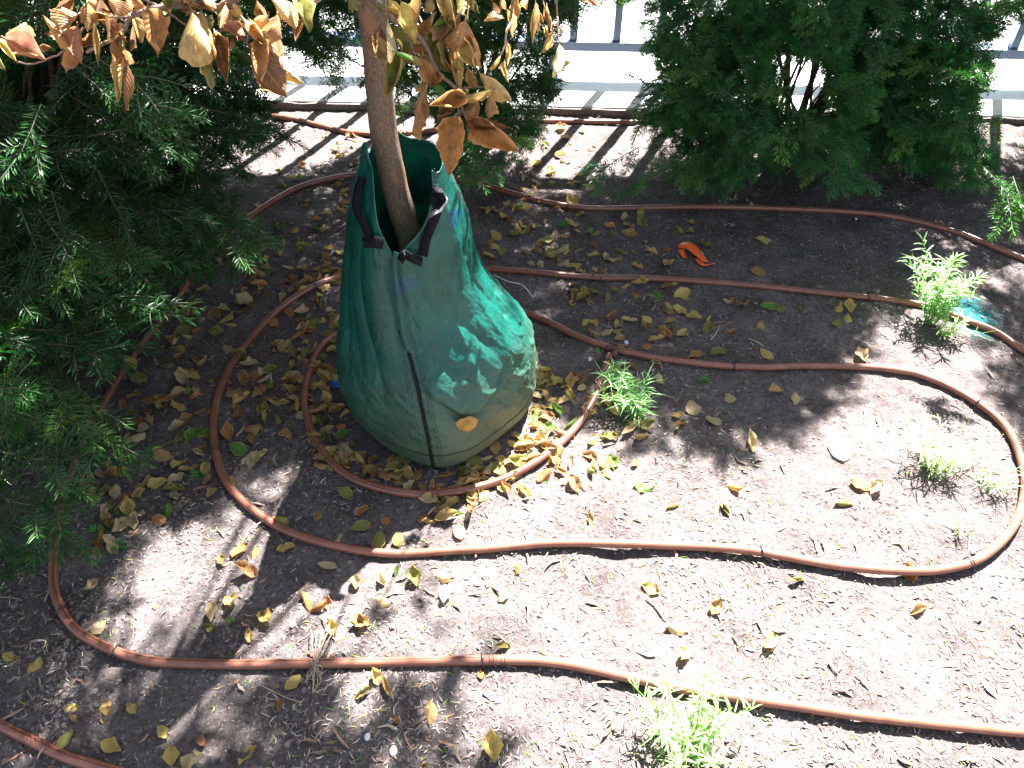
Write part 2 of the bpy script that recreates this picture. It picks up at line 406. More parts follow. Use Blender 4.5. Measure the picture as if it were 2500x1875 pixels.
for k in range(-1, 3):
    x = xp + k * 2.2
    mb = MB(); box(mb, (x - .02, RY + .02, .028), (x + .02, RY + .06, RB), kf); mb.build('post_foot', 'iron', fe, False)
    mb = MB(); box(mb, (x - .045, RY - .005, .0285), (x + .045, RY + .085, .036), kf); mb.build('base_plate', 'iron', fe, False)

# ------------------------------------------------------------------ leaves
TINTS = {'tan': (.52, .35, .13), 'brown': (.38, .19, .07), 'dark brown': (.22, .10, .04), 'yellow': (.60, .46, .14),
         'olive': (.24, .24, .06), 'green': (.10, .26, .035), 'straw': (.62, .50, .27), 'orange': (.46, .22, .075), 'rose': (.36, .17, .11), 'white': (.85, .80, .70)}
def leaf_local(Ln, W, fold=.3, curl=.3, bend=.4, wave=.1, roll=0, seed=0, nu=11, nv=6, petiole=True):
    r = np.random.default_rng(seed); t = np.linspace(0, 1, nu); s = np.linspace(-1, 1, nv + 1)
    wt = (W / 2) * np.sin(math.pi * np.clip(t, 0, 1) ** .82) ** .85; wt[0] = wt[-1] = W * .008
    wt = wt * (1 + .06 * r.standard_normal(nu)); T, S_ = np.meshgrid(t, s, indexing='ij'); Wd = wt[:, None]
    ang = S_ * roll                                   # whole-blade rolling across the midrib
    if roll: x = Wd * np.sin(ang) / roll; z = Wd * (1 - np.cos(ang)) / roll
    else: x = Wd * S_; z = np.zeros_like(x)
    z = z + np.abs(S_) * Wd * fold + curl * W * .5 * (np.abs(S_) ** 3)
    ph = r.uniform(0, 6.28, 4)
    z = z + wave * W * (np.abs(S_) ** 1.5) * np.where(S_ > 0, np.sin(T * 9 + ph[0]) + .5 * np.sin(T * 17 + ph[1]), np.sin(T * 8 + ph[2]) + .5 * np.sin(T * 19 + ph[3]))
    a = bend * (T ** 1.4); y = T * Ln
    tw = (r.uniform(-.5, .5)) * T; x, z = x * np.cos(tw) - z * np.sin(tw), x * np.sin(tw) + z * np.cos(tw)
    sy = np.cumsum(np.concatenate(([0], np.cos(bend * ((t[1:] + t[:-1]) / 2) ** 1.4) * np.diff(t)))) * Ln
    sz = np.cumsum(np.concatenate(([0], np.sin(bend * ((t[1:] + t[:-1]) / 2) ** 1.4) * np.diff(t)))) * Ln
    ca, sa = np.cos(a), np.sin(a)
    V = np.stack((x, sy[:, None] - z * sa, sz[:, None] + z * ca), -1).reshape(-1, 3)
    uv = np.stack(((S_ + 1) / 2, T), -1).reshape(-1, 2); k = nv + 1
    i = np.arange(nu - 1)[:, None] * k; j = np.arange(nv)[None]
    Fq = np.stack((i + j, i + j + 1, i + k + j + 1, i + k + j), -1).reshape(-1, 4)
    if petiole:
        pl = Ln * r.uniform(.12, .3)
        pv, pf, _ = tube(np.array([(0, .002, 0), (r.uniform(-.1, .1) * pl, -pl * .5, r.uniform(-.1, .2) * pl), (r.uniform(-.3, .3) * pl, -pl, r.uniform(-.1, .4) * pl)]), .0009, 4, False)
        Fq = np.vstack((Fq, pf + len(V))); V = np.vstack((V, pv)); uv = np.vstack((uv, np.tile((.5, .5), (len(pv), 1))))
    return V, Fq, uv
def orient(V, base, tip, nrm, Ln):
    y = tip - base; d = np.linalg.norm(y); y = y / d; x = np.cross(y, nrm); x /= np.linalg.norm(x) + 1e-9; z = np.cross(x, y)
    return base + (V[:, :1] * x + V[:, 1:2] * y + V[:, 2:3] * z) * (d / Ln)

# ------------------------------------------------------------------ the watered tree
BX, BY = -.20, 1.50
tree = empty('tree', (BX, BY, 0)); tag(tree, 'young tree with withered brown leaves, trunk rising out of the green bag', 'tree')
tp = [(-.20, 1.50, -.02), (-.205, 1.50, .2), (-.222, 1.50, .45), (-.246, 1.50, .60), (-.256, 1.50, .70), (-.260, 1.50, .77), (-.256, 1.50, .88),
      (-.254, 1.50, 1.0), (-.262, 1.51, 1.2), (-.255, 1.53, 1.5), (-.22, 1.56, 1.9), (-.15, 1.62, 2.5), (-.1, 1.7, 3.1), (-.02, 1.85, 3.8)]
P = catmull(tp, 14); zz = P[:, 2]
rr = np.interp(zz, [0, .5, 1.0, 1.6, 2.5, 3.1], [.034, .029, .0265, .022, .014, .006]) * (1 + .05 * (vn(zz * 14, zz * 0, 2) - .5))
mb = MB(); V, Fq, Ft = tube(P, rr, 20)
a_ = np.arange(len(P) * 20) % 20; V[:len(a_)] += (V[:len(a_)] - np.repeat(P, 20, 0)) * (.10 * (vn(a_ * .7, np.repeat(zz, 20) * 18, 6) - .5))[:, None]
mb.add(V, Fq); mb.G.setdefault(3, []).append(Ft)
trunk = mb.build('trunk', 'bark', tree)
# leaves seen at the top of the picture: (base u,v, tip u,v, width px, tint); zoom-window coordinates
ZL = lambda x, y: (x * .3797, y * .3797)
ZR = lambda x, y: (800 + x * .3797, y * .3797)
left = [(40, 250, 300, 400, 190, 'rose'), (0, 268, 110, 395, 60, 'yellow'), (440, 310, 255, 50, 62, 'tan'), (500, 170, 535, 415, 110, 'rose'),
        (505, 90, 385, 195, 120, 'brown'), (560, 20, 560, 190, 80, 'tan'), (600, 150, 640, 425, 70, 'tan'), (735, 255, 720, 475, 115, 'brown'),
        (778, 205, 800, 258, 50, 'orange'), (795, 370, 750, 660, 75, 'tan'), (430, 315, 425, 475, 95, 'orange'), (955, 65, 1015, 365, 165, 'brown'),
        (860, 105, 915, 280, 75, 'tan'), (690, -20, 755, 95, 150, 'brown'), (850, -20, 930, 50, 70, 'orange'), (1235, 75, 1375, 345, 210, 'tan'),
        (1245, 200, 1300, 455, 85, 'brown'), (1385, 225, 1470, 540, 115, 'dark brown'), (1595, 285, 1835, 625, 205, 'dark brown'),
        (1725, 105, 1705, 345, 115, 'tan'), (1785, 90, 1815, 245, 105, 'brown'), (1735, -15, 1885, 175, 105, 'tan'), (1890, -20, 1992, 205, 140, 'olive'),
        (1425, 155, 1570, 250, 85, 'rose'), (1180, 65, 1340, 45, 55, 'brown'), (1450, 25, 1400, 150, 95, 'brown'), (1500, 60, 1565, 155, 70, 'tan'),
        (1650, 0, 1700, 70, 70, 'dark brown'), (1640, 175, 1745, 350, 105, 'brown'), (1380, 225, 1400, 330, 45, 'green'), (690, 145, 705, 270, 95, 'dark brown'),
        (1490, 245, 1495, 325, 35, 'tan'), (1660, 250, 1690, 540, 120, 'brown'), (560, 0, 640, 60, 60, 'tan'), (1320, 110, 1350, 200, 60, 'olive'),
        (1060, -30, 1090, 60, 100, 'olive'), (540, 40, 520, 150, 60, 'brown'), (1560, 120, 1640, 260, 70, 'tan'), (620, 90, 760, 130, 60, 'tan'),
        (300, 220, 380, 250, 70, 'rose'), (1270, -60, 1310, 20, 90, 'brown')]
right = [(470, 10, 565, 285, 120, 'yellow'), (600, -20, 560, 205, 85, 'tan'), (735, -10, 830, 195, 110, 'tan'), (640, 130, 600, 265, 115, 'brown'),
         (770, 110, 690, 170, 70, 'green'), (885, 130, 840, 335, 180, 'brown'), (700, 235, 785, 465, 120, 'olive'), (405, 165, 520, 415, 110, 'olive'),
         (380, 135, 380, 385, 45, 'straw'), (270, 225, 405, 395, 120, 'tan'), (500, 385, 370, 630, 110, 'olive'), (630, 290, 495, 312, 50, 'orange'),
         (775, 365, 870, 595, 85, 'tan'), (900, 280, 945, 440, 100, 'yellow'), (605, 380, 705, 555, 105, 'orange'), (625, 545, 540, 855, 125, 'brown'),
         (845, 620, 645, 680, 140, 'brown'), (835, 650, 700, 790, 90, 'dark brown'), (835, 745, 780, 1135, 170, 'orange'), (930, 745, 1240, 988, 175, 'orange'),
         (965, 630, 915, 755, 110, 'brown'), (975, 465, 1175, 635, 130, 'tan'), (1060, 575, 860, 612, 45, 'yellow'), (1045, 600, 1020, 745, 75, 'brown'),
         (900, 440, 950, 565, 85, 'brown'), (700, 470, 655, 570, 80, 'orange'), (820, -20, 855, 105, 65, 'yellow'), (930, -20, 940, 70, 55, 'tan'),
         (680, 540, 720, 620, 60, 'green'), (850, 600, 880, 680, 45, 'green'), (520, 350, 610, 430, 50, 'tan'), (900, 760, 895, 850, 22, 'rose'),
         (350, 60, 300, 20, 60, 'olive'), (130, -40, 170, 60, 90, 'olive'), (420, 60, 500, 120, 60, 'yellow'), (860, 330, 850, 450, 60, 'yellow'),
         (420, 330, 530, 380, 40, 'green'), (650, -30, 670, 60, 60, 'tan'), (690, 90, 640, 215, 35, 'yellow')]
hang = [(1060, 10, 1070, 85, 45, 'orange'), (1120, 120, 1005, 145, 50, 'tan'), (1150, 60, 1190, 245, 60, 'tan'), (1150, 265, 1162, 435, 48, 'tan'),
        (1215, -20, 1230, 125, 60, 'tan'), (1110, 355, 1045, 445, 36, 'yellow'), (1335, 20, 1310, 290, 58, 'tan'), (1410, 40, 1440, 205, 52, 'brown'),
        (1445, 205, 1375, 345, 55, 'tan'), (1375, 95, 1385, 150, 35, 'orange'), (1490, 285, 1445, 500, 105, 'straw'), (1490, 175, 1515, 215, 30, 'rose'),
        (1115, 440, 1165, 545, 42, 'tan'), (1640, -15, 1745, 38, 70, 'rose'), (1290, -30, 1280, 60, 45, 'tan'), (1330, 120, 1350, 210, 40, 'tan'),
        (1110, -20, 1125, 50, 40, 'brown'), (1400, 180, 1420, 260, 40, 'tan')]
def leafset(lst, Z, dep, spread, mbx, sc=1.0):
    for q, (bu, bv_, tu, tv, wpx, tn) in enumerate(lst):
        r = np.random.default_rng(900 + q + int(dep * 100)); d0 = dep + r.uniform(-spread, spread); d1 = d0 + r.uniform(-.03, .03)
        b = dp(*Z(bu, bv_), d0); t = dp(*Z(tu, tv), d1); Ln = .075
        lp = np.linalg.norm(t - b); Wm = wpx * .3797 * d0 / F * 1.02
        view = -ray(*Z(bu, bv_)); view /= np.linalg.norm(view); side = np.cross(t - b, view); side /= np.linalg.norm(side) + 1e-9
        nrm = view + side * r.uniform(-.55, .55); nrm /= np.linalg.norm(nrm)
        narrow = Wm / lp < .38
        for copy in range(2):
            if copy:
                if r.random() < .45 or dep > 1.5: break
                off = side * r.uniform(-.022, .022) - view * r.uniform(.01, .04) + np.array((0, 0, r.uniform(-.015, .012))); b = b + off; t = t + off + r.normal(0, .012, 3); tn = ('brown', 'dark brown', 'tan', 'olive')[r.integers(4)]; Wm *= .75
            V, Fq, uv = leaf_local(Ln, min(.09, Ln * Wm / lp * (1.22 if not narrow else 1.5)), r.uniform(.25, .75), r.uniform(.0, 1.0),
                                   r.uniform(-.5, .4), r.uniform(.10, .24), (r.uniform(1.4, 2.6) if narrow else r.uniform(.6, 1.7)), q, 15, 8, False)
            if r.random() < .5: V[:, 2] *= -1
            yend = V[:15 * 9, 1].max()
            mbx.add(orient(V, b, t, nrm, yend), Fq, np.array(TINTS[tn]) * r.uniform(.85, 1.15), uv)
            sv, sf, _ = tube(np.array([b + (b - t) * .12 + view * -.004, b]), .0011, 5, False)
            mbx.add(sv, sf, (.30, .17, .09), np.tile((.3, .5), (len(sv), 1)))
def branch(name, lines, parent):
    mbx = MB()
    for P_, r0, r1 in lines:
        Q = catmull(P_, 8); Q = Q + (NR.random(Q.shape) - .5) * .002; add_tube(mbx, Q, np.linspace(r0, r1, len(Q)), 7)
    return mbx.build(name, 'twig', parent)
DL, DR, DH = 1.05, 1.22, 1.65
def zl(*p): return [dp(*ZL(x, y), DL + (k * .0)) for k, (x, y) in enumerate(p)]
def zr(*p): return [dp(*ZR(x, y), DR) for x, y in p]
def zh(*p): return [dp(*ZR(x, y), DH) for x, y in p]
tk = lambda z: np.array((np.interp(z, zz, P0[:, 0]), np.interp(z, zz, P0[:, 1]), z)); P0 = P
b1 = branch('branch', [([tk(1.42), (-.28, 1.25, 1.36), (-.27, 1.1, 1.22)] + zl((1480, 5), (1290, 30), (1080, 42), (880, 92), (830, 120), (765, 225), (550, 335)), .008, .0022),
                       (zl((1430, 10), (1500, 60), (1600, 150)), .002, .0013), (zl((830, 115), (720, 110), (620, 75)), .002, .0012),
                       (zl((770, 225), (785, 300), (795, 370)), .0018, .0012), (zl((620, 75), (540, 180), (440, 310), (230, 410), (110, 400)), .0017, .001)], tree)
b2 = branch('branch', [([tk(1.30), (-.22, 1.3, 1.27), (-.15, 1.12, 1.2)] + zl((2080, -30), (1900, 90), (1640, 152), (1370, 205)), .005, .0018),
                       (zl((905, -20), (1050, 60), (1210, 165)), .0022, .0015), (zl((1640, 150), (1600, 230), (1590, 300)), .0016, .001)], tree)
b3 = branch('branch', [([tk(1.02)] + zr((330, 30), (400, 110), (500, 170), (630, 290), (700, 450), (840, 590), (870, 700), (900, 770)), .006, .0018),
                       (zr((500, 170), (540, 300), (600, 440), (640, 540)), .002, .0012), (zr((900, -40), (902, 140)), .0016, .0012), (zr((840, 590), (900, 560), (1060, 560)), .0018, .001),
                       (zr((870, 300), (900, 440), (960, 470)), .0014, .001), (zr((870, 700), (820, 740), (800, 760)), .0016, .0012), (zr((870, 700), (930, 745)), .0016, .0012)], tree)
b4 = branch('branch', [([tk(1.5), (.0, 1.55, 1.35)] + zh((1190, -20), (1150, 200), (1125, 330), (1030, 490)), .005, .001),
                       ([tk(1.6), (.05, 1.55, 1.45)] + zh((1470, -20), (1478, 120), (1482, 290)), .004, .001), ([dp(*ZR(1385, -60), DH)] + zh((1385, 0), (1400, 70), (1440, 210)), .002, .001)], tree)
for pb, lst, Z, dd, spd in ((b1, left[:15] + left[24:28] + left[30:31] + left[33:34] + left[35:37] + left[38:], ZL, DL, .02),
                            (b2, left[15:24] + left[28:30] + left[31:33] + left[34:35] + left[37:38], ZL, DL - .01, .02),
                            (b3, right, ZR, DR, .035), (b4, hang, ZR, DH, .05)):
    mb = MB(); leafset(lst, Z, dd, spd, mb); mb.build('leaves', 'leaf', pb)

# upper crown, above the frame: limbs and leaf clusters that shade the bed
SH = np.array((SDIR[0] / SDIR[2], SDIR[1] / SDIR[2]))      # shadow offset per metre of height
shade = [  # (polygon in photograph pixels, chance of leaf cover)
    ([(560, 1090), (720, 1030), (980, 1160), (960, 1330), (760, 1310), (600, 1240)], .22),
    ([(0, 1400), (300, 1300), (420, 1540), (900, 1560), (1180, 1640), (1150, 1900), (0, 1900)], .33),
    ([(0, 1560), (560, 1600), (1100, 1640), (900, 1900), (0, 1900)], .36),
    ([(560, 1400), (1120, 1360), (1080, 1650), (560, 1600)], .20),
    ([(150, 850), (520, 820), (620, 1130), (560, 1240), (130, 1260)], .60),
    ([(520, 560), (1050, 560), (1180, 900), (1230, 1080), (1000, 1170), (500, 1130), (440, 860)], .85),
    ([(1200, 480), (1500, 480), (1500, 1000), (1400, 1060), (1250, 1000)], .5)]
CLEAR = [(q[0] - SH[0] * q[2], q[1] - SH[1] * q[2], q[3]) for q in ((-.10, 1.40, .62, .085), (-.06, 1.42, .50, .085), (0., 1.45, .36, .09), (.03, 1.45, .22, .09), (-.14, 1.38, .68, .05), (-.48, 1.05, 1.12, .16), (-.28, 1.05, 1.12, .16), (-.10, 1.15, 1.05, .13))]
def crown():
    limbs = MB(); lv = MB(); r = np.random.default_rng(5); tips = []
    NC = 1300; cand = []
    while len(cand) < NC:
        u = r.uniform(-200, 1520); v = r.uniform(460, 2100); pr = 0
        for poly, c in shade:
            if inpoly(u, v, poly)[0]: pr = max(pr, c)
        g = at(u, v); cl = vn(g[0] * 12, g[1] * 12, 77)
        if r.random() < pr and cl > (.62 - .5 * pr): cand.append(g)
        elif pr == 0 and u < 1250 and v > 1875 and r.random() < .3: cand.append(g)
    for g in cand:
        if any(np.hypot(g[0] - qx, g[1] - qy) < qr for qx, qy, qr in CLEAR): continue
        z = r.uniform(2.5, 4.1); p = np.array((g[0] + SH[0] * z, g[1] + SH[1] * z, z)); tips.append(p)
    tips = np.array(tips)
    templ = [leaf_local(.075, .045, .3, .3, r.uniform(-.5, .5), .12, 0, k, 5, 2, False) for k in range(6)]
    for p in tips:
        for k in range(r.integers(1, 3)):
            V, Fq, uv = templ[r.integers(6)]; b = p + r.normal(0, .02, 3)
            d = r.normal(0, 1, 3); d[2] -= .8; d /= np.linalg.norm(d); n = r.normal(0, 1, 3)
            tn = ('tan', 'brown', 'olive', 'yellow')[r.integers(4)]
            lv.add(orient(V, b, b + d * .075, n, .075), Fq, TINTS[tn], uv)
    # limbs: k-means-like nodes reached from the trunk
    nodes = tips[r.choice(len(tips), 42, replace=False)]
    for q in nodes:
        z0 = min(3.6, max(1.3, q[2] - .5 - .45 * np.hypot(q[0] + .2, q[1] - 1.5)))
        s = tk(z0); m1 = s * .55 + q * .45 + np.array((0, 0, .08)); Q = catmull([s, m1, q], 8); add_tube(limbs, Q, np.linspace(.007, .002, len(Q)), 5)
    lo = limbs.build('crown_branch', 'twig', tree); lv.build('crown_leaves', 'leaf', tree)
crown()

# ------------------------------------------------------------------ watering bag
bag = empty('watering_bag', (BX, BY, 0)); tag(bag, 'green plastic watering bag zipped round the tree trunk, open at the top', 'watering bag')
Zk = [-.01, .03, .085, .13, .162, .21, .252, .31, .364, .43, .49, .54, .594, .663, .715, .80]
Rk = [.222, .245, .252, .252, .248, .236, .219, .190, .168, .152, .142, .134, .122, .102, .082, .066]
Xk = [-.188, -.19, -.192, -.193, -.195, -.199, -.204, -.214, -.226, -.229, -.229, -.228, -.227, -.227, -.226, -.226]
def bag_pt(s, z, lift=0.0):
    """s in [0,1]: 0 = front seam, runs over the left side, the back, the right side, back to the front seam"""
    s = np.asarray(s, float); z = np.asarray(z, float) + s * 0
    op = np.clip((z - .535) / .2, 0, 1)
    th = .02 * op + s * (2 * math.pi) ; thL = op * .60; thR = op ** .85 * 1.25
    th = thL + s * (2 * math.pi - thL - thR)                   # angle from the front, going left
    R_ = np.interp(z, Zk, Rk); cx = np.interp(z, Zk, Xk) + .0 * z
    lowf = np.clip(1 - z / .35, 0, 1)
    # pointed front at the foot; flatter back
    fr_ = np.minimum(np.abs(th + .10), np.abs(2 * math.pi - th - .10)); tear = .15 * lowf * np.exp(-(fr_ / .38) ** 1.5) - .050 * lowf * np.exp(-((np.minimum(th, 2 * math.pi - th) - .8) / .35) ** 2)
    # side bulge of the water bladder on the right, pinched above it
    rt = np.exp(-((th - 4.75) / .75) ** 2)
    bul = .10 * rt * np.exp(-((z - .27) / .10) ** 2) - .05 * rt * np.exp(-((z - .44) / .07) ** 2)
    # long folds hanging down from the gathered top
    mid = np.exp(-((z - .40) / .20) ** 2)
    tw = th + .25 * np.sin(z * 9) + 1.6 * (z - .3) * 0
    fold = (.085 * (np.abs(np.sin(tw * 2.6 + .7)) ** .6 - .65) * (1 - .5 * rt)) * mid + .055 * mid * (np.abs(np.sin(tw * 5.7 + 2 + z * 3)) ** .6 - .6)
    fold = fold + .020 * np.exp(-((z - .33) / .12) ** 2) * (fbm(th * 5, z * 9, 31) - .5)
    # sagging pocket lines in front right
    pk = z - (.27 + .10 * np.clip((th - 5.2), -1, 1) ** 2)
    fold = fold + .035 * np.exp(-(pk / .022) ** 2) * np.exp(-((th - 5.45) / .5) ** 2)
    zc_ = np.interp(th, [4.5, 4.75, 5.2, 5.6, 5.9, 6.25], [.45, .375, .285, .20, .165, .26])
    e_ = (z - zc_); win = np.clip((th - 4.62) / .1, 0, 1) * np.clip((6.24 - th) / .25, 0, 1)
    fold = fold + win * (.075 / (1 + np.exp(-np.clip(e_ / .0045, -40, 40)))) * np.exp(-(np.maximum(e_, 0) / .12) ** 2) - win * .03 * np.exp(-((e_ + .012) / .012) ** 2)
    e2 = np.sin(th * 7.3 + z * 5 + 1); fold = fold + .035 * np.exp(-((z - .33) / .13) ** 2) * np.exp(-(np.abs(e2) / .22)) * np.clip((th - 3.6) / .6, 0, 1)
    # fine creases near the foot
    dg = np.abs(fbm(th * 2.2 + z * 7, z * 16 - th * 3.2, 51) - .5) * 2
    fold = fold + .026 * np.exp(-((z - .2) / .14) ** 2) * (np.exp(-(dg / .12) ** 2) - .3) * (.4 + .6 * np.exp(-((th - 5.2) / .8) ** 2))
    dg2 = np.abs(fbm(th * 3.5 + 4, z * 9 + th, 57) - .5) * 2
    fold = fold + .012 * np.clip(z / .3, 0, 1) * np.exp(-(dg2 / .08) ** 2)
    cre = .010 * lowf * (fbm(th * 3.5, z * 45 + th * 2, 41) - .5) + .012 * (fbm(th * 7, z * 22, 43) - .5)
    top = np.clip((z - .55) / .2, 0, 1); wob = .10 * top * np.sin(th * 2 + 1.2) + .08 * top * np.sin(th * 5 + 2)
    rr_ = R_ * (1 + tear + bul + fold + cre + wob) + lift
    x = cx - rr_ * np.sin(th); y = BY - rr_ * np.cos(th) * (1.0 - .04 * lowf)
    # front seam leans to the left higher up
    x = x - .018 * np.clip((z - .1) / .4, 0, 1) * np.exp(-(np.minimum(th, 2 * math.pi - th) / .5) ** 2)
    # open lips: pull the two front edges apart, outward and over
    eL = np.exp(-(s / .07) ** 2) * op; eR = np.exp(-((1 - s) / .07) ** 2) * op
    y = y - .030 * eL - .022 * eR
    x = x + .012 * eL * np.sin(z * 40) * .3 - .010 * eR
    return np.stack((x, y, z), -1)
def rim(s):
    return .716 + .034 * np.exp(-((s - .07) / .08) ** 2) - .03 * np.exp(-((s - .28) / .12) ** 2) + .0 * s \
        + .016 * np.exp(-((s - .44) / .07) ** 2) - .045 * np.exp(-((s - .70) / .13) ** 2) - .02 * np.exp(-((s - .97) / .06) ** 2) + .008 * np.sin(s * 31)
ns, nz = 300, 220
s_ = np.linspace(0, 1, ns); t_ = np.linspace(0, 1, nz)
SS, TT = np.meshgrid(s_, t_); ZZ = -.012 + TT * (rim(SS) + .012)
Vb = bag_pt(SS, ZZ)
uvb = np.stack((SS * 1.4, ZZ), -1).reshape(-1, 2)
i = np.arange(nz - 1)[:, None] * ns; j = np.arange(ns - 1)[None]
Fb = np.stack((i + j + 1, i + j, i + ns + j, i + ns + j + 1), -1).reshape(-1, 4)
bo = mesh_obj('bag_body', Vb.reshape(-1, 3), Fb, 'bag', bag, None, uvb)
sm = bo.modifiers.new('thickness', 'SOLIDIFY'); sm.thickness = .0016; sm.offset = -1
# hem tube round the rim
hp = bag_pt(s_, rim(s_) - .002); mb = MB(); add_tube(mb, hp, .0022, 6); mb.build('hem', 'bag', bag)
# lower band seam, zip, stitching
def on_bag(s, z, lift): return bag_pt(np.array(s, float), np.array(z, float), lift)
zs = np.linspace(.0, .55, 90)
mb = MB()
c = on_bag(np.full(90, .9995), zs, .0035); c[:, 0] = (c[:, 0] + on_bag(np.full(90, .0005), zs, .0035)[:, 0]) / 2
zipm = (zs < .33)
V, Fq, uv = ribbon(c[zipm], (1, 0, 0), .0072, .001); mb.add(V, Fq, uv=uv); mb.build('zip', 'zip', bag)
mb = MB()
for z0 in np.arange(.005, .325, .0042):
    q = on_bag(.9998, z0, .0052); box(mb, q - (.0013, .0008, .0009), q + (.0013, .0008, .0009))
mb.build('zip_teeth', 'wire', bag, False)
mb = MB(); V, Fq, uv = ribbon(c[~zipm], (1, 0, 0), .012, .001); mb.add(V, Fq, uv=uv); mb.build('seam_flap', 'bag', bag)
mb = MB()
for off in (.012, .0165, .985, .9895):
    for z0 in np.arange(.01, .70, .0072):
        if z0 > .53 and off < .5: continue
        a = on_bag(off, z0, .0012); b = on_bag(off, z0 + .0045, .0012); add_tube(mb, [a, b], .0006, 4)
mb.build('stitching', 'thread', bag)
zl_ = .068; ss = np.linspace(.003, .997, 260); q = on_bag(ss, np.full(260, zl_) + .004 * np.sin(ss * 20), .0006)
mb = MB(); add_tube(mb, q, .0012, 5); mb.build('band_seam', 'thread', bag)
# straps
def bag_at(u, v, lift=.004):      # the point on the front of the bag seen at a pixel
    best = None
    for sg in (np.linspace(0, .33, 140), np.linspace(.67, 1, 140)):
        Sg, Zg = np.meshgrid(sg, np.linspace(.0, .76, 260)); P_ = bag_pt(Sg, Zg, lift); U, Vv, dc = proj(P_)
        d = (U - u) ** 2 + (Vv - v) ** 2 + dc * 10; k = np.unravel_index(np.argmin(d), d.shape)
        if best is None or d[k] < best[0]: best = (d[k], P_[k])
    return best[1]
ZB = lambda x, y: (800 + x * .2471, 280 + y * .2471)
def strap(pts, wpx):
    P_ = np.array([bag_at(*ZB(x, y), l) for x, y, l in pts]); Q = catmull(P_, 10)
    return ribbon(Q, (1, -.15, 0), wpx * .2471 * 1.65 / F, .0011)
sr = empty_parent = None
st1 = MB(); V, Fq, uv = strap([(1045, 730, .004), (1140, 850, .020), (1060, 930, .026), (1000, 1080, .024), (965, 1230, .018), (935, 1400, .008)], 95); st1.add(V, Fq, uv=uv)
so1 = st1.build('strap', 'strap', bag)
lp = MB(); V, Fq, uv = strap([(1010, 900, .004), (1030, 800, .010), (1050, 735, .012), (1100, 790, .020), (1140, 860, .016)], 90); lp.add(V, Fq, uv=uv); lp.build('loop', 'strap', so1)
lp = MB(); P_ = np.array([bag_at(*ZB(x, y), l) for x, y, l in ((720, 1440, .004), (760, 1380, .010), (820, 1410, .018), (880, 1440, .018), (935, 1470, .005))]); V, Fq, uv = ribbon(catmull(P_, 8), (0, .3, 1), .018, .0011); lp.add(V, Fq, uv=uv); lp.build('loop', 'strap', so1)
st2 = MB(); V, Fq, uv = strap([(345, 620, .006), (300, 760, .016), (290, 920, .018), (360, 1100, .016), (420, 1230, .012), (470, 1300, .006)], 80); st2.add(V, Fq, uv=uv)
so2 = st2.build('strap', 'strap', bag)
lp = MB(); P_ = np.array([bag_at(*ZB(x, y), l) for x, y, l in ((350, 1260, .006), (420, 1260, .012), (480, 1265, .018), (550, 1270, .008))]); V, Fq, uv = ribbon(catmull(P_, 8), (0, .25, 1), .024, .0011); lp.add(V, Fq, uv=uv); lp.build('loop', 'strap', so2)
# blue twine ends behind the left side of the bag
q0 = gp(838, 942, .01); mb = MB()
for k in range(22):
    a = q0 + NR.normal(0, .004, 3); b = a + np.array((.028, .03, .03)) * NR.uniform(.5, 1) + NR.normal(0, .006, 3); e = a - np.array((.03, .004, .004)) * NR.uniform(.4, 1) + NR.normal(0, .005, 3)
    e[2] = max(e[2], gz(e[0], e[1]) + .002); add_tube(mb, catmull([b, a, e], 4), .0013, 5)
tag(mb.build('twine', 'blue', loc=tuple(q0)), 'frayed end of blue plastic twine on the leaves beside the left foot of the bag', 'twine')
# a thin grey cord at the right of the bag
q0 = gp(1260, 715, .004); q1 = gp(1300, 735, .02)
mb = MB(); add_tube(mb, catmull([gp(1205, 690, .03), gp(1240, 705, .03), gp(1275, 712, .025), gp(1300, 730, .01)], 8), .0016, 6)
tag(mb.build('cord', 'white', loc=tuple(q0)), 'short thin pale cord on the soil just right of the green bag', 'cord')

# ------------------------------------------------------------------ hoses
D = 2500 / 2212
HR = .0098
def lay(pts, lift=0.0, n=10):
    g = np.array([gp(u * D, v * D) for u, v in pts]); Q = catmull(g, n)
    h = soil_h(Q[:, 0], Q[:, 1]); k = np.ones(25) / 25
    hp_ = np.convolve(np.pad(h, 12, mode='edge'), k, mode='valid'); Q[:, 2] = hp_ + HR * .85 + lift + .007 * np.clip((Q[:, 0] + .1) / .4, 0, 1) * np.clip((1.4 - Q[:, 1]) / .3, 0, 1); return Q
def hose(pts, label, stripe=None, lift=0.0):
    Q = lay(pts, lift); r = np.full(len(Q), HR); root = empty('drip_hose', tuple(Q[len(Q) // 2]))
    tag(root, label, 'hose', 'brown drip irrigation hoses laid on the soil')
    mb = MB(); add_tube(mb, Q, r, 16); mb.build('tubing', 'hose', root)
    if stripe:
        T, A, B = frames(Q); up = np.array((0, 0, 1.)); sd_ = np.cross(T, up); sd_ /= np.linalg.norm(sd_, axis=1)[:, None]
        # the stripe slowly winds round the tube
        an = stripe + .25 * np.sin(np.linspace(0, 5, len(Q)))
        mb = MB(); add_tube(mb, Q + (sd_ * np.cos(an)[:, None] + up * np.sin(an)[:, None]) * (HR - .0001), .0007, 5); mb.build('stripe', 'stripe', root)
    return root, Q
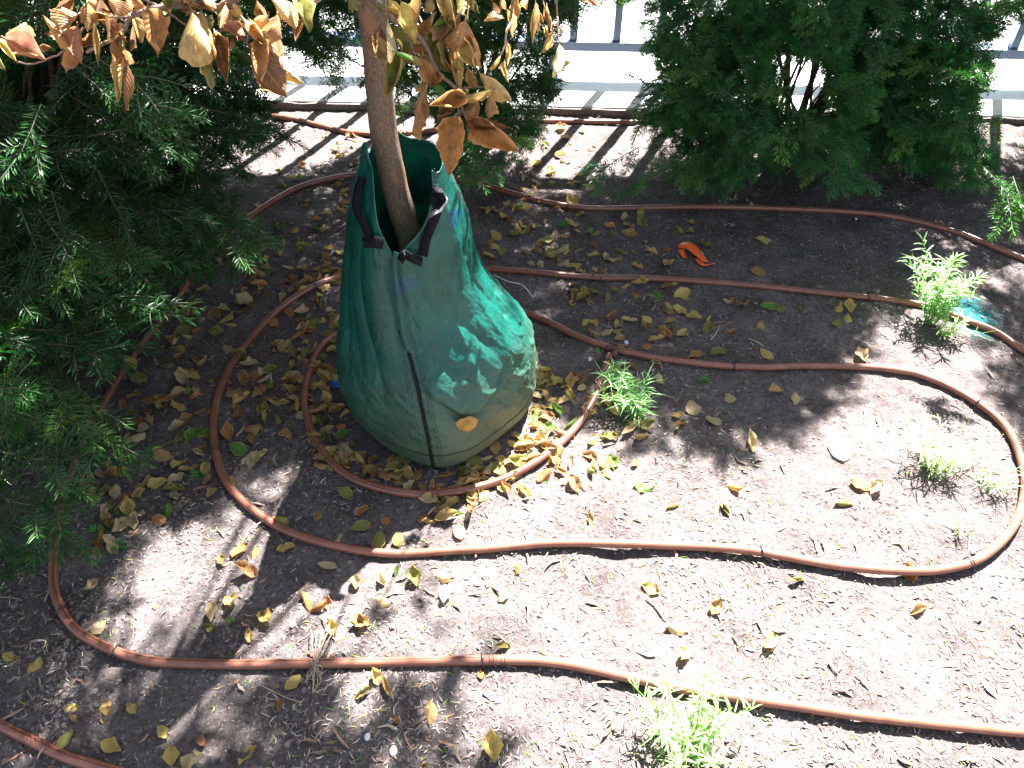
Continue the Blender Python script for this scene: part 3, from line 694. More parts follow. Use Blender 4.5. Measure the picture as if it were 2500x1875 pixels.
h1, Q1 = hose([(2330, 610), (2212, 565), (2150, 540), (2050, 500), (1900, 468), (1700, 455), (1500, 452), (1300, 455), (1210, 448), (1120, 425), (1040, 402), (960, 385), (860, 372), (760, 380), (700, 392), (640, 412), (560, 458),
     (490, 515), (430, 580), (370, 668), (290, 770), (215, 900), (160, 1020), (128, 1130), (117, 1230), (127, 1300), (165, 1362), (240, 1408), (320, 1430), (400, 1438), (500, 1440), (600, 1440), (860, 1433), (1060, 1432), (1200, 1438),
     (1350, 1470), (1500, 1500), (1700, 1530), (1900, 1560), (2212, 1590), (2330, 1598)], 'longest drip hose, from behind the bag down the left and across the front', 1.9)
h2, Q2 = hose([(2330, 820), (2212, 765), (2150, 725), (2080, 695), (2000, 668), (1900, 648), (1800, 640), (1600, 618), (1400, 608), (1280, 605), (1150, 592), (1040, 583), (900, 575), (755, 598), (680, 625), (600, 675), (540, 740), (490, 820), (465, 900),
     (470, 990), (500, 1060), (560, 1115), (640, 1160), (760, 1192), (860, 1200), (970, 1197), (1060, 1190), (1200, 1180), (1400, 1185), (1600, 1197), (1800, 1228), (1950, 1243), (2050, 1235), (2120, 1210), (2180, 1150),
     (2205, 1080), (2205, 1010), (2170, 930), (2100, 870), (2000, 820), (1900, 800), (1750, 797), (1650, 800), (1550, 795), (1420, 778), (1330, 762)], 'middle drip hose wrapping round the bag and looping back at the right', 1.9, .001)
h3, Q3 = hose([(1316, 772), (1290, 850), (1250, 920), (1190, 980), (1100, 1035), (1000, 1065), (900, 1072), (800, 1055), (730, 1015), (680, 950), (660, 880), (665, 820), (690, 760), (730, 725), (800, 700), (900, 672), (1000, 660), (1060, 655), (1100, 665),
     (1180, 700), (1260, 735), (1318, 757)], 'innermost drip hose forming a closed ring round the foot of the watering bag', 1.9, .001)
h4, Q4 = hose([(-120, 1500), (0, 1568), (80, 1608), (150, 1640), (250, 1670), (330, 1690), (500, 1720)], 'short stretch of drip hose in the bottom left corner of the bed', 1.6)
h5, Q5 = hose([(560, 250), (640, 262), (690, 274), (760, 289), (850, 292), (960, 282), (1060, 270), (1120, 265), (1300, 268), (1450, 270), (1700, 275), (1950, 290)], 'farthest drip hose running along the kerb behind the bushes', 1.2)
# tee on the ring, straight coupling on the front run
def fitting(parent, name, segs, rr_):
    mb = MB()
    for a, b in segs:
        a = np.array(a); b = np.array(b); d = (b - a); Ls = np.linalg.norm(d); d /= Ls
        add_tube(mb, [a, b], rr_, 14)
        for f in (.12, .3, .7, .88): add_tube(mb, [a + d * Ls * f - d * .0012, a + d * Ls * f + d * .0012], rr_ + .0017, 14)
    return mb.build(name, 'black', parent)
def near(Q, u, v):
    U, Vv, _ = proj(Q); k = int(np.argmin((U - u) ** 2 + (Vv - v) ** 2)); T = np.gradient(Q, axis=0)[k]; return Q[k], T / np.linalg.norm(T)
c, d = near(Q2, 1330 * D, 762 * D); c2, d2 = near(Q3, 1300 * D, 820 * D); c3, d3 = near(Q3, 1316 * D, 772 * D)
fitting(h3, 'tee_fitting', [(c - d * .028, c + d * .028), (c, c + (c2 - c) / np.linalg.norm(c2 - c) * .03)], .0095)
c, d = near(Q1, 1080 * D, 1433 * D); fitting(h1, 'coupling', [(c - d * .019, c + d * .019)], .0098)
# wire staples
def staple(Q, u, v, label):
    c, d = near(Q, u, v); sdv = np.cross(d, (0, 0, 1)); sdv /= np.linalg.norm(sdv); a = np.linspace(0, math.pi, 12)
    top = [c + sdv * math.cos(t) * .0125 + np.array((0, 0, 1)) * (math.sin(t) * .0125 + .001) + d * .002 * math.cos(t) for t in a]
    pts = [top[0] + np.array((0, 0, -.035)) + sdv * .003] + top + [top[-1] + np.array((0, 0, -.035)) - sdv * .003]
    mb = MB(); add_tube(mb, catmull(pts, 3), .0015, 8)
    tag(mb.build('hose_staple', 'wire', loc=tuple(c)), label, 'staple', 'wire staples pinning the drip hoses')
for Q, u, v, lb in ((Q1, 1387, 507, 'on the back stretch of the longest hose, right of the bag'), (Q2, 768, 710, 'on the middle hose just left of the bag'),
        (Q2, 1451, 684, 'on the middle hose near the shaded leaves right of the bag'), (Q2, 2121, 729, 'on the middle hose just left of the tall leafy weed'),
        (Q3, 1478, 881, 'on the ring hose just under the tee fitting'), (Q3, 775, 1095, 'on the left front of the innermost ring'),
        (Q2, 532, 1101, 'on the middle hose beside the pale green-yellow leaves'), (Q2, 1793, 902, 'on the return loop right of the tee fitting'),
        (Q2, 2374, 1012, 'on the right-hand bend above the pale weed'), (Q1, 142, 1496, 'at the lower left corner bend of the longest hose'),
        (Q1, 281, 1590, 'just after the corner bend of the front run, shiny in the sun'), (Q1, 1188, 1621, 'against the coupling on the front run'),
        (Q2, 1852, 1363, 'on the sunlit front of the middle hose'), (Q2, 2370, 1378, 'at the lower right bend of the middle hose')):
    staple(Q, u, v, 'dark wire staple ' + lb)
ALLQ = np.vstack((Q1, Q2, Q3, Q4, Q5))

# ------------------------------------------------------------------ fallen leaves
tmpl = {}
def leaf_template(kind, tn, k):
    key = (kind, tn, k)
    if key in tmpl: return tmpl[key]
    r = np.random.default_rng(hash((len(tmpl) * 7 + 3)) & 0xffff)
    if kind == 'flat': a = dict(fold=r.uniform(.05, .2), curl=r.uniform(0, .2), bend=r.uniform(-.2, .2), wave=.06, roll=0)
    elif kind == 'curled': a = dict(fold=r.uniform(.2, .5), curl=r.uniform(.1, .4), bend=r.uniform(.3, 1.1), wave=.16, roll=r.uniform(.3, 1.0))
    else: a = dict(fold=.1, curl=.2, bend=r.uniform(.2, .8), wave=.12, roll=r.uniform(1.7, 2.6))
    V, Fq, uv = leaf_local(1.0, r.uniform(.52, .68), seed=len(tmpl), nu=12, nv=6, **a)
    V[:, 2] -= np.percentile(V[:, 2], 8); V[:, 1] -= .5
    t = np.array(TINTS[tn]) * r.uniform(.85, 1.1)
    me = mesh_obj('fallen_leaf', V, Fq, 'leaf', None, np.tile(t, (len(V), 1)), uv); tmpl[key] = me.data; bpy.data.objects.remove(me); return tmpl[key]
SHAPE = {'flat': 'flat', 'curled': 'curled', 'rolled': 'rolled-up'}
used_labels = {}
def fallen(u, v, size_px=None, ang=None, kind='curled', tn='tan', label=None, lift=.004, size=None, p=None, tilt=.35):
    p = gp(u, v) if p is None else p; dep = proj(p)[2]
    sz = size if size else size_px * float(dep) / F
    o = bpy.data.objects.new('fallen_leaf', leaf_template(kind, tn, R.randrange(4))); COL.objects.link(o)
    o.location = (p[0], p[1], p[2] + lift); o.scale = (sz * R.uniform(.9, 1.1), sz, sz * R.uniform(.8, 1.2))
    a = R.uniform(0, 6.28) if ang is None else ang
    o.rotation_euler = (R.uniform(-tilt, tilt), R.uniform(-tilt, tilt), a); 
    if R.random() < .3: o.rotation_euler[1] += math.pi; o.location.z += sz * .12
    tag(o, label, 'leaf', 'fallen leaves on the soil'); return o
sp = lambda a: rad(a)
hand = [  # u, v, size px, angle deg (0 = tip pointing away, + = turned left), kind, tint, label
 (2048, 1098, 84, 0, 'flat', 'white', 'large round bleached white leaf lying flat on the sunlit soil inside the right-hand loop'),
 (1140, 1042, 36, 10, 'flat', 'yellow', None),
 (583, 1100, 62, 60, 'flat', 'green', 'broad yellow-green leaf beside the middle hose left of the ring'),
 (612, 1128, 66, -25, 'flat', 'straw', 'long pale leaf overlapping a yellow-green one beside the middle hose'),
 (640, 1120, 48, -50, 'curled', 'straw', 'narrow pale curled leaf pointing right beside the two broad pale ones'),
 (990, 1122, 62, 100, 'flat', 'olive', 'large olive leaf lying flat just below the front tip of the bag'),
 (975, 1155, 52, 160, 'curled', 'olive', 'crumpled olive leaf in front of the bag, below the large olive one'),
 (1018, 1165, 44, 160, 'flat', 'brown', 'dark red-brown leaf on the soil in front of the bag tip'),
 (910, 1130, 34, 150, 'curled', 'orange', 'slim orange leaf arching on the dark soil left of the bag tip'),
 (780, 1010, 56, 130, 'rolled', 'orange', 'long rusty rolled leaf inside the ring left of the bag'),
 (838, 1062, 38, -60, 'flat', 'green', 'bright green leaf inside the ring left of the bag'),
 (804, 1072, 16, 0, 'flat', 'green', 'tiny bright green round leaf inside the ring'),
 (1210, 1098, 48, 190, 'flat', 'tan', 'tan leaf leaning against the right front of the bag'),
 (1090, 1165, 46, -80, 'rolled', 'brown', 'brown rolled leaf lying level under the front tip of the bag'),
 (1160, 1130, 52, -60, 'flat', 'olive', 'olive-tan leaf against the lower right of the bag'),
 (800, 1385, 52, 80, 'flat', 'straw', 'pale heart-shaped leaf on the soil between the middle and the front hose'),
 (618, 1360, 46, 170, 'curled', 'tan', 'tan twisted leaf on the sunlit soil left of centre'),
 (520, 1500, 58, 190, 'curled', 'straw', 'broad pale leaf with a hole, on the soil above the front hose'),
 (227, 1435, 48, 165, 'curled', 'straw', 'pale pointed leaf near the left bend of the longest hose'),
 (243, 1535, 44, -30, 'flat', 'straw', 'pale leaf just inside the lower left bend of the hose'),
 (82, 1630, 52, 160, 'curled', 'yellow', 'yellow curled leaf near the left edge'),
 (25, 1605, 40, 60, 'curled', 'yellow', 'yellow leaf cut by the left edge of the picture'),
 (717, 1670, 52, -30, 'flat', 'yellow', 'jagged yellow leaf just below the front hose'),
 (163, 1808, 52, -10, 'flat', 'olive', 'olive-yellow leaf resting on the hose in the bottom left corner'),
 (492, 1810, 38, 40, 'flat', 'brown', 'brown leaf with dark spots near the bottom edge'),
 (420, 1850, 60, 20, 'curled', 'yellow', 'yellow folded leaf in the cluster at the bottom edge'),
 (480, 1865, 62, -60, 'curled', 'straw', 'green-edged pale leaf at the bottom edge'),
 (400, 1790, 44, 50, 'curled', 'yellow', 'small yellow leaf at the top of the bottom-edge cluster'),
 (1174, 1648, 30, 10, 'flat', 'orange', 'small round orange leaf under the coupling of the front hose'),
 (1205, 1825, 82, 5, 'curled', 'yellow', 'long upright yellow folded leaf near the bottom edge'),
 (970, 1760, 24, 40, 'flat', 'orange', 'tiny orange leaf low in the middle of the soil'),
 (915, 1655, 46, 35, 'curled', 'yellow', 'thin yellow leaf just below the front hose'),
 (945, 1680, 56, 25, 'rolled', 'tan', 'pale brown pointed leaf below the front hose, beside a thin yellow one'),
 (805, 1475, 38, 0, 'curled', 'orange', None), (815, 1535, 46, 10, 'curled', 'yellow', None), (610, 1555, 40, 20, 'curled', 'tan', None),
 (545, 1370, 34, 20, 'curled', 'tan', None), (930, 1465, 58, 60, 'curled', 'straw', None), (935, 1415, 40, 20, 'curled', 'straw', None), (1070, 1410, 58, 70, 'curled', 'straw', 'broad pale leaf just below the middle hose in the sun'),
 (1090, 1455, 54, 170, 'curled', 'white', 'white-bleached pointed leaf on the soil below the middle hose'), (1015, 1410, 58, 10, 'curled', 'olive', 'dark crumpled leaf pair below the middle hose'), (885, 1520, 46, 10, 'curled', 'brown', None),
 (1240, 1320, 50, 40, 'curled', 'straw', None), (1120, 1300, 50, 20, 'flat', 'straw', None), (925, 1325, 54, -10, 'flat', 'olive', 'olive leaf lying flat in the dark patch just above the middle hose'),
 (972, 1320, 40, 10, 'flat', 'olive', None), (880, 1290, 56, 110, 'flat', 'olive', 'half-green leaf in the shadow of the bag'), (885, 1255, 42, 130, 'curled', 'orange', 'orange-brown folded leaf in the shadow of the bag'), (942, 1275, 34, 60, 'flat', 'orange', 'small round orange leaf in the shadow of the bag'),
 (775, 1265, 30, 170, 'flat', 'brown', 'small brown leaf at the left of the bag shadow'), (842, 1205, 48, 60, 'flat', 'olive', 'olive green flat leaf outside the ring in front'),
 (1870, 868, 44, 30, 'flat', 'yellow', 'flat yellowish leaf alone on the dark soil above the return loop'), (1697, 870, 46, 120, 'flat', 'brown', None), (1752, 862, 44, -70, 'flat', 'olive', None),
 (1876, 752, 42, 70, 'flat', 'green', 'dark green leaf on the shaded soil between the two right-hand hoses'), (1905, 758, 38, 160, 'flat', 'olive', None), (2046, 755, 46, 150, 'curled', 'yellow', 'crumpled yellow leaf below the middle hose near the leafy weed'), (2070, 785, 38, 170, 'curled', 'yellow', None),
 (1862, 590, 48, 80, 'flat', 'yellow', 'yellow leaf alone on the dark soil right of the orange tape'), (1720, 600, 40, 60, 'flat', 'olive', None), (1850, 668, 44, 80, 'flat', 'brown', 'rusty brown leaf just above the middle hose right of the orange tape'),
 (1690, 1000, 52, 10, 'flat', 'straw', None), (1780, 975, 42, 20, 'flat', 'straw', 'round pale leaf on the soil below the return loop'), (1740, 1030, 44, 50, 'flat', 'straw', 'pale leaf at the left of the pair beside a dark shadow'),
 (1941, 978, 38, 170, 'flat', 'straw', 'oval grey-yellow leaf at the edge of the shade below the return loop'), (1890, 960, 50, 110, 'curled', 'tan', None), (2100, 872, 46, 0, 'curled', 'straw', 'bright folded leaf resting against the top of the return loop'), (1830, 1080, 66, 5, 'rolled', 'straw', 'long pale rolled leaf standing in the sun'),
 (1262, 555, 62, 0, 'curled', 'tan', 'large crumpled tan leaf catching the sun behind the middle hose'), (1238, 530, 50, 10, 'rolled', 'brown', None), (1210, 580, 46, 30, 'flat', 'yellow', 'yellowish diamond leaf right of the bag'), (1395, 545, 36, 60, 'flat', 'yellow', None),
 (1540, 575, 42, 100, 'flat', 'orange', 'reddish-orange leaf right of centre behind the middle hose'), (1565, 545, 42, 0, 'curled', 'olive', None), (1600, 727, 42, 20, 'flat', 'green', 'half-green leaf just below the middle hose'), (1330, 590, 42, 80, 'flat', 'olive', None), (1395, 495, 40, 20, 'curled', 'tan', None), (1185, 512, 36, 80, 'flat', 'orange', None),
 (560, 1060, 60, 20, 'curled', 'orange', 'orange-brown crumpled leaf against the inside of the middle hose'), (525, 1000, 52, 10, 'curled', 'orange', None), (620, 1045, 50, 60, 'curled', 'tan', None), (555, 950, 50, 40, 'curled', 'orange', 'orange leaf draped over the middle hose at the left'),
 (640, 950, 38, 30, 'flat', 'orange', 'small brown-orange oval leaf inside the middle hose'), (600, 930, 52, 20, 'curled', 'brown', None), (780, 1135, 52, 60, 'curled', 'tan', 'large veined tan leaf tucked under the ring hose'), (705, 1055, 58, 20, 'curled', 'tan', None),
 (340, 925, 54, 20, 'flat', 'olive', 'large grey-olive leaf beside the left run of the hose'), (375, 980, 66, 80, 'flat', 'brown', None), (450, 925, 60, 30, 'curled', 'straw', 'bright crumpled leaf heap catching a sun spot left of the middle hose'), (330, 1033, 50, 70, 'flat', 'brown', 'brown boat-shaped leaf near the left run of the hose'),
 (290, 1160, 52, 80, 'curled', 'orange', 'orange-tan curled leaf left of the middle hose'), (202, 1208, 46, 85, 'flat', 'orange', 'orange-brown leaf just right of the left hose run'), (350, 1180, 46, 150, 'curled', 'tan', None), (320, 1240, 60, 20, 'curled', 'yellow', None), (300, 1290, 58, 150, 'curled', 'straw', None), (335, 1275, 52, 10, 'curled', 'straw', None), (275, 1345, 42, 60, 'curled', 'straw', None),
 (525, 770, 50, 10, 'flat', 'brown', None), (600, 740, 54, 60, 'curled', 'straw', 'twisted pale leaf in a sun spot left of the bag'), (668, 790, 40, 40, 'flat', 'orange', 'small orange leaf in the shade left of the bag'), (835, 620, 46, 110, 'flat', 'olive', 'flat grey leaf with a long stalk just left of the bag'),
 (425, 1135, 34, 20, 'flat', 'tan', None), (560, 1180, 44, 70, 'curled', 'tan', None), (505, 1150, 46, 20, 'curled', 'tan', None), (520, 1210, 40, 160, 'curled', 'tan', None), (1045, 1230, 50, 90, 'curled', 'straw', None)]
pos = []
for (u, v, s, a, kd_, tn, lb) in hand:
    o = fallen(u, v, s * 1.0, rad(a), kd_, tn, lb, tilt=.25); pos.append((o, u, v, kd_, tn)); 
# scattered leaves: weighted by regions of the photograph
dens = [([(700, 640), (850, 600), (860, 900), (1000, 1150), (1250, 1080), (1330, 900), (1420, 920), (1300, 1120), (1050, 1210), (800, 1160), (720, 1000), (690, 850)], 11),
        ([(520, 620), (830, 500), (850, 620), (600, 760), (520, 900), (430, 900), (400, 800)], 5), ([(560, 850), (740, 820), (760, 1080), (560, 1060)], 4.5),
        ([(280, 880), (500, 860), (560, 1150), (330, 1330), (230, 1350), (200, 1150)], 3.6), ([(1180, 470), (1700, 520), (1700, 680), (1180, 640)], 5),
        ([(1300, 640), (1700, 680), (1640, 880), (1400, 840)], 4.5), ([(1280, 900), (1560, 930), (1560, 1150), (1250, 1200), (1000, 1330), (960, 1260), (1150, 1180)], 6.5),
        ([(1500, 870), (1700, 900), (1640, 1100), (1500, 1050)], 1.2), ([(700, 280), (880, 280), (860, 540), (620, 520)], 3), ([(1350, 290), (1480, 290), (1450, 500), (1200, 470)], 4),
        ([(560, 1230), (1000, 1380), (1000, 1560), (500, 1560)], .8), ([(0, 1500), (500, 1620), (1100, 1700), (1100, 1875), (0, 1875)], .4), ([(1100, 1380), (2300, 1430), (2500, 1700), (1200, 1600)], .12),
        ([(1650, 700), (2150, 760), (2000, 860), (1650, 850)], 1.0), ([(1500, 1150), (2200, 1100), (2200, 1350), (1200, 1320)], .22)]
def bag_clear(p): 
    return np.hypot(p[0] + .19, p[1] - 1.5) > .262
def rand_leaf_pos():
    while True:
        u = R.uniform(0, 2480); v = R.uniform(280, 1870); w_ = 0
        for poly, c in dens:
            if inpoly(u, v, poly)[0]: w_ = max(w_, c)
        p = gp(u, v)
        # image area to ground area
        if R.random() * 11 < w_ * min(1, (p[1] / 1.5) ** 1.0) and bag_clear(p): return u, v, p
cols = ['tan'] * 6 + ['yellow'] * 5 + ['olive'] * 4 + ['brown'] * 4 + ['orange'] * 2 + ['straw'] * 4 + ['green'] * 1
NIND = 300 - len(hand)
for k in range(NIND):
    u, v, p = rand_leaf_pos(); tn = R.choice(cols); kd_ = R.choice(['flat', 'curled', 'curled', 'rolled'])
    o = fallen(u, v, None, None, kd_, tn, None, .005, R.uniform(.034, .060), p); pos.append((o, u, v, kd_, tn))
def where(u, v, p):
    rr_ = math.hypot(p[0] + .19, p[1] - 1.5); fb = lambda c: 'farther' if c else 'nearer'
    if rr_ < .42:
        if p[1] < 1.3 and abs(p[0] + .19) < .2: return 'inside the ring hose, in front of the bag'
        return 'inside the ring hose, %s left of the bag' % ('far' if v < 900 else 'front') if p[0] < -.19 else 'inside the ring hose, right of the bag'
    if v < 520: return 'near the kerb, ' + ('left of the trunk' if u < 950 else 'between the back bushes' if u < 1500 else 'under the right bush')
    if u > 1100 and v < 700: return 'behind the middle hose, ' + ('close to the bag' if u < 1400 else 'near the orange tape')
    if u > 1560 and v < 900: return 'in the shade between the right-hand hoses'
    if u > 1100 and v < 900: return 'between the middle hose and the tee, ' + ('beside the bag' if u < 1330 else 'in deep shade')
    if u < 520 and v < 1300: return 'between left hose run and middle hose, ' + ('far end' if v < 1050 else 'near end')
    if u < 850 and v < 1200: return 'between middle hose and ring, ' + ('far left' if v < 760 else 'left' if v < 1000 else 'front left')
    if 850 <= u < 1300 and 1150 < v < 1340: return 'between ring and middle hose, in front'
    if u >= 1100 and v < 1400: return 'on the sunny soil inside the right-hand loop' if u > 1560 else 'in the leaf drift right of the ring' + (', beside the weed' if v < 1080 else ', nearer the hose')
    if v < 1620: return 'between middle and front hose, ' + ('on the left' if u < 700 else 'near the centre' if u < 1150 else 'on the right')
    return 'below the front hose, ' + ('lower left' if u < 600 else 'bottom centre' if u < 1200 else 'lower right')
auto = []
size_w = lambda s: 'small' if s < .040 else 'large' if s > .054 else 'medium'
for o, u, v, kd_, tn in pos:
    if 'label' not in o:
        s_w = size_w(o.scale[1])
        lb = '%s %s %s leaf %s' % (s_w, SHAPE[kd_], {'tan': 'tan brown', 'straw': 'pale straw'}.get(tn, tn), where(u, v, o.location))
        lb = lb.replace('medium ', '')
        o['label'] = lb; auto.append((o, u))
by = {}
for o, u in auto: by.setdefault(o['label'], []).append((u, o))
for lb, q in by.items():
    if len(q) < 2: continue
    q.sort(key=lambda e: e[0]); n_ = len(q)
    nm = {2: ['leftmost', 'rightmost'], 3: ['leftmost', 'middle', 'rightmost'], 4: ['leftmost', 'second from left', 'second from right', 'rightmost'],
          5: ['leftmost', 'second from left', 'middle', 'second from right', 'rightmost']}.get(n_) or ['number %d from left' % (k + 1) for k in range(n_)]
    for k, (u, o) in enumerate(q): o['label'] = nm[k] + ' ' + lb
# the rest of the litter as one mass
lit = MB(); lt = [leaf_local(1, .6, R.uniform(.1, .5), R.uniform(0, .4), R.uniform(-.3, .9), .14, R.choice([0, 0, 1.0, 2.0]), 300 + k, 8, 4, True) for k in range(14)]
for k in range(620):
    u, v, p = rand_leaf_pos(); V, Fq, uv = lt[k % 14]; a = R.uniform(0, 6.28); s = R.uniform(.028, .052)
    Mx = np.array(Matrix.Rotation(a, 3, 'Z') @ Matrix.Rotation(R.uniform(-.4, .4), 3, 'X') @ Matrix.Rotation(R.uniform(-.4, .4) + (math.pi if R.random() < .4 else 0), 3, 'Y'))
    W_ = (V * s) @ Mx.T; W_[:, 2] -= np.percentile(W_[:, 2], 12); lit.add(W_ + p + np.array((0, 0, .001)), Fq, np.array(TINTS[R.choice(cols)]) * R.uniform(.6, 1.0), uv)
tag(lit.build('leaf_litter', 'leaf'), 'small broken dry leaves scattered over the soil', 'leaf litter', kind='stuff')
# the leaf stuck on the bag
q = bag_at(1142, 1040, .014); u0, v0, _ = proj(q)
V, Fq, uv = leaf_local(.036, .034, .05, .15, .15, .05, 0, 5, 12, 6, False)
nrm = np.array((.25, -.9, .35)); b_ = bag_at(1140, 1020, .012); t_ = bag_at(1144, 1060, .012)
o = mesh_obj('stuck_leaf', orient(V, b_, t_, -nrm, .036), Fq, 'leaf', None, np.tile((.60, .36, .10), (len(V), 1)), uv, loc=tuple(q))
tag(o, 'small round orange-yellow leaf stuck to the lower right front of the green bag', 'leaf')

# ------------------------------------------------------------------ soil crumbs, chips, needles
def ico():
    t = (1 + 5 ** .5) / 2
    v = np.array([(-1, t, 0), (1, t, 0), (-1, -t, 0), (1, -t, 0), (0, -1, t), (0, 1, t), (0, -1, -t), (0, 1, -t), (t, 0, -1), (t, 0, 1), (-t, 0, -1), (-t, 0, 1)], float); v /= np.linalg.norm(v[0])
    f = np.array([(0, 11, 5), (0, 5, 1), (0, 1, 7), (0, 7, 10), (0, 10, 11), (1, 5, 9), (5, 11, 4), (11, 10, 2), (10, 7, 6), (7, 1, 8), (3, 9, 4), (3, 4, 2), (3, 2, 6), (3, 6, 8), (3, 8, 9), (4, 9, 5), (2, 4, 11), (6, 2, 10), (8, 6, 7), (9, 8, 1)]); return v, f
IV, IF = ico()
def ground_samples(n, umin=-60, umax=2560, vmin=270, vmax=1920):
    u = NR.uniform(umin, umax, n * 2); v = NR.uniform(vmin, vmax, n * 2)
    xn = (u - 1250) / F; yn = (937.5 - v) / F; dz = -ST + yn * CT; t = -H / dz; x = xn * t; y = (CT + yn * ST) * t
    ok = (np.hypot(x + .19, y - 1.5) > .25) & (y < 3.22); x = x[ok][:n]; y = y[ok][:n]; return x, y, soil_h(x, y)
def crumbs(n):
    x, y, z = ground_samples(n); cl = fbm(x * 5, y * 5, 61); s = NR.gamma(1.8, .0006, n) * (.4 + 1.4 * cl) + .0006; s = np.minimum(s, .0055)
    V = IV[None] * (1 + NR.uniform(-.35, .35, (n, 12, 1))) * s[:, None, None] * NR.uniform(.7, 1.3, (n, 1, 3)) * np.array((1.2, 1.2, .55)) + np.stack((x, y, z + s * .15), 1)[:, None]
    Fc = IF[None] + (np.arange(n) * 12)[:, None, None]
    o = mesh_obj('soil_crumbs', V.reshape(-1, 3), Fc.reshape(-1, 3), 'crumb', smooth=False); tag(o, 'small crumbs and clods of dry soil over the whole bed', 'soil crumbs', kind='stuff')
crumbs(26000)
def sticks(n, name, label, lr, wr, cols_, flat=.4, clump=True):
    x, y, z = ground_samples(n); l = NR.uniform(*lr, n); w_ = NR.uniform(*wr, n); a = NR.uniform(0, 2 * math.pi, n); e = NR.normal(0, .25, n)
    if clump:
        keep = fbm(x * 4, y * 4, 71) > NR.uniform(.2, .6, n); x, y, z, l, w_, a, e = (q[keep] for q in (x, y, z, l, w_, a, e)); n = len(x)
    d = np.stack((np.cos(a) * np.cos(e), np.sin(a) * np.cos(e), np.sin(e)), 1); s = np.stack((-np.sin(a), np.cos(a), a * 0), 1); u_ = np.cross(d, s)
    c = np.stack((x, y, z + w_ * .5 + np.abs(np.sin(e)) * l * .3), 1); V = []
    bend_ = NR.normal(0, .12, n)[:, None] * l[:, None]
    for k, f in ((-.5, .6), (0, 1), (.5, .35)):
        cc = c + d * (l * k)[:, None] + s * bend_ * (k == 0)
        for (p_, q_) in ((-1, -flat), (1, -flat), (1, flat), (-1, flat)): V.append(cc + s * (w_ * .5 * f * p_)[:, None] + u_ * (w_ * .5 * f * q_)[:, None])
    V = np.stack(V, 1); q = []
    for r_ in (0, 4):
        for j in range(4): q.append((r_ + j, r_ + (j + 1) % 4, r_ + 4 + (j + 1) % 4, r_ + 4 + j))
    q += [(3, 2, 1, 0), (8, 9, 10, 11)]
    Fc = np.array(q)[None] + (np.arange(n) * 12)[:, None, None]
    t = np.array(cols_)[NR.integers(0, len(cols_), n)] * NR.uniform(.7, 1.2, (n, 1)); t = np.repeat(t, 12, 0)
    o = mesh_obj(name, V.reshape(-1, 3), Fc.reshape(-1, 4), 'chip', None, t, smooth=False); tag(o, label, 'debris', kind='stuff')
sticks(20000, 'mulch_bits', 'small bits of bark mulch, straw and wood fibre on the soil', (.004, .018), (.0010, .0030), [(.20, .14, .11), (.30, .24, .20), (.12, .09, .075), (.38, .32, .27)])
sticks(2600, 'fallen_needles', 'dry and green yew needles strewn over the soil', (.016, .024), (.0014, .002), [(.10, .16, .03), (.30, .24, .10), (.07, .20, .03), (.32, .20, .09)], .25)
sticks(520, 'wood_chips', 'larger weathered wood chips scattered over the soil', (.018, .045), (.003, .0065), [(.26, .19, .14), (.36, .29, .23), (.16, .11, .08), (.30, .16, .10)])
# individual wood chips and stones that stand out
for k, (u, v, lpx, a, lb) in enumerate([(1346, 1763, 52, 5, 'pale straight wood splinter standing out on the sunny soil near the bottom'), (1985, 1325, 60, 2, 'light straight stick on the soil above the middle hose at the right'),
        (1600, 1490, 75, 30, 'thin dark twig lying on the sunny soil between the middle and front hose'), (1845, 838, 42, 50, 'thin pale twig on the dark soil above the return loop'), (1745, 800, 95, -70, 'reddish twig lying among leaves on the dark soil'), (25, 1462, 52, 85, 'reddish stick near the left edge'),
        (1745, 815, 60, -30, 'thin pale twig crossing a reddish one on the dark soil')]):
    p = gp(u, v, .004); dd = float(proj(p)[2]); l = lpx * dd / F; d = np.array((-math.sin(rad(a)), math.cos(rad(a)), .03)); mb = MB()
    s = np.cross(d, (0, 0, 1)); add_tube(mb, catmull([p - d * l / 2, p + s * l * .05, p + d * l / 2], 5), np.linspace(.0022, .0014, 11), 6)
    tag(mb.build('twig', 'straw' if k in (0, 1, 3, 6) else 'twig', loc=tuple(p)), lb, 'twig')
for u, v, s, lb in ((2013 - 0, 0, 0, None), (882, 990, .009, 'white stone chip just left of the bag'), (890, 1033, .008, 'white chip below another one left of the bag'), (1384, 706, .008, 'tiny white chip under the middle hose right of the bag'),
        (1528, 838, .011, 'white stone among leaves right of the tee fitting'), (960, 1835, .012, 'bright white oval stone near the bottom edge'), (715, 1525, .010, 'small white crumpled chip above the front hose'), (1440, 878, .009, 'white pebble beside the tee fitting'), (2090, 535, .008, 'white chip beside the back hose'),
        (896, 1800, .009, 'small grey-white stone near the bottom, left of the white oval one')):
    if not lb: continue
    p = gp(u, v, s * .2); V = IV * (1 + NR.uniform(-.25, .25, (12, 1))) * s * np.array((.8, 1.1, .5)); V2 = V + p
    o = mesh_obj('stone', V2, IF, 'white', loc=tuple(p)); ss_ = o.modifiers.new('s', 'SUBSURF'); ss_.levels = 2; ss_.render_levels = 2; tag(o, lb, 'stone')
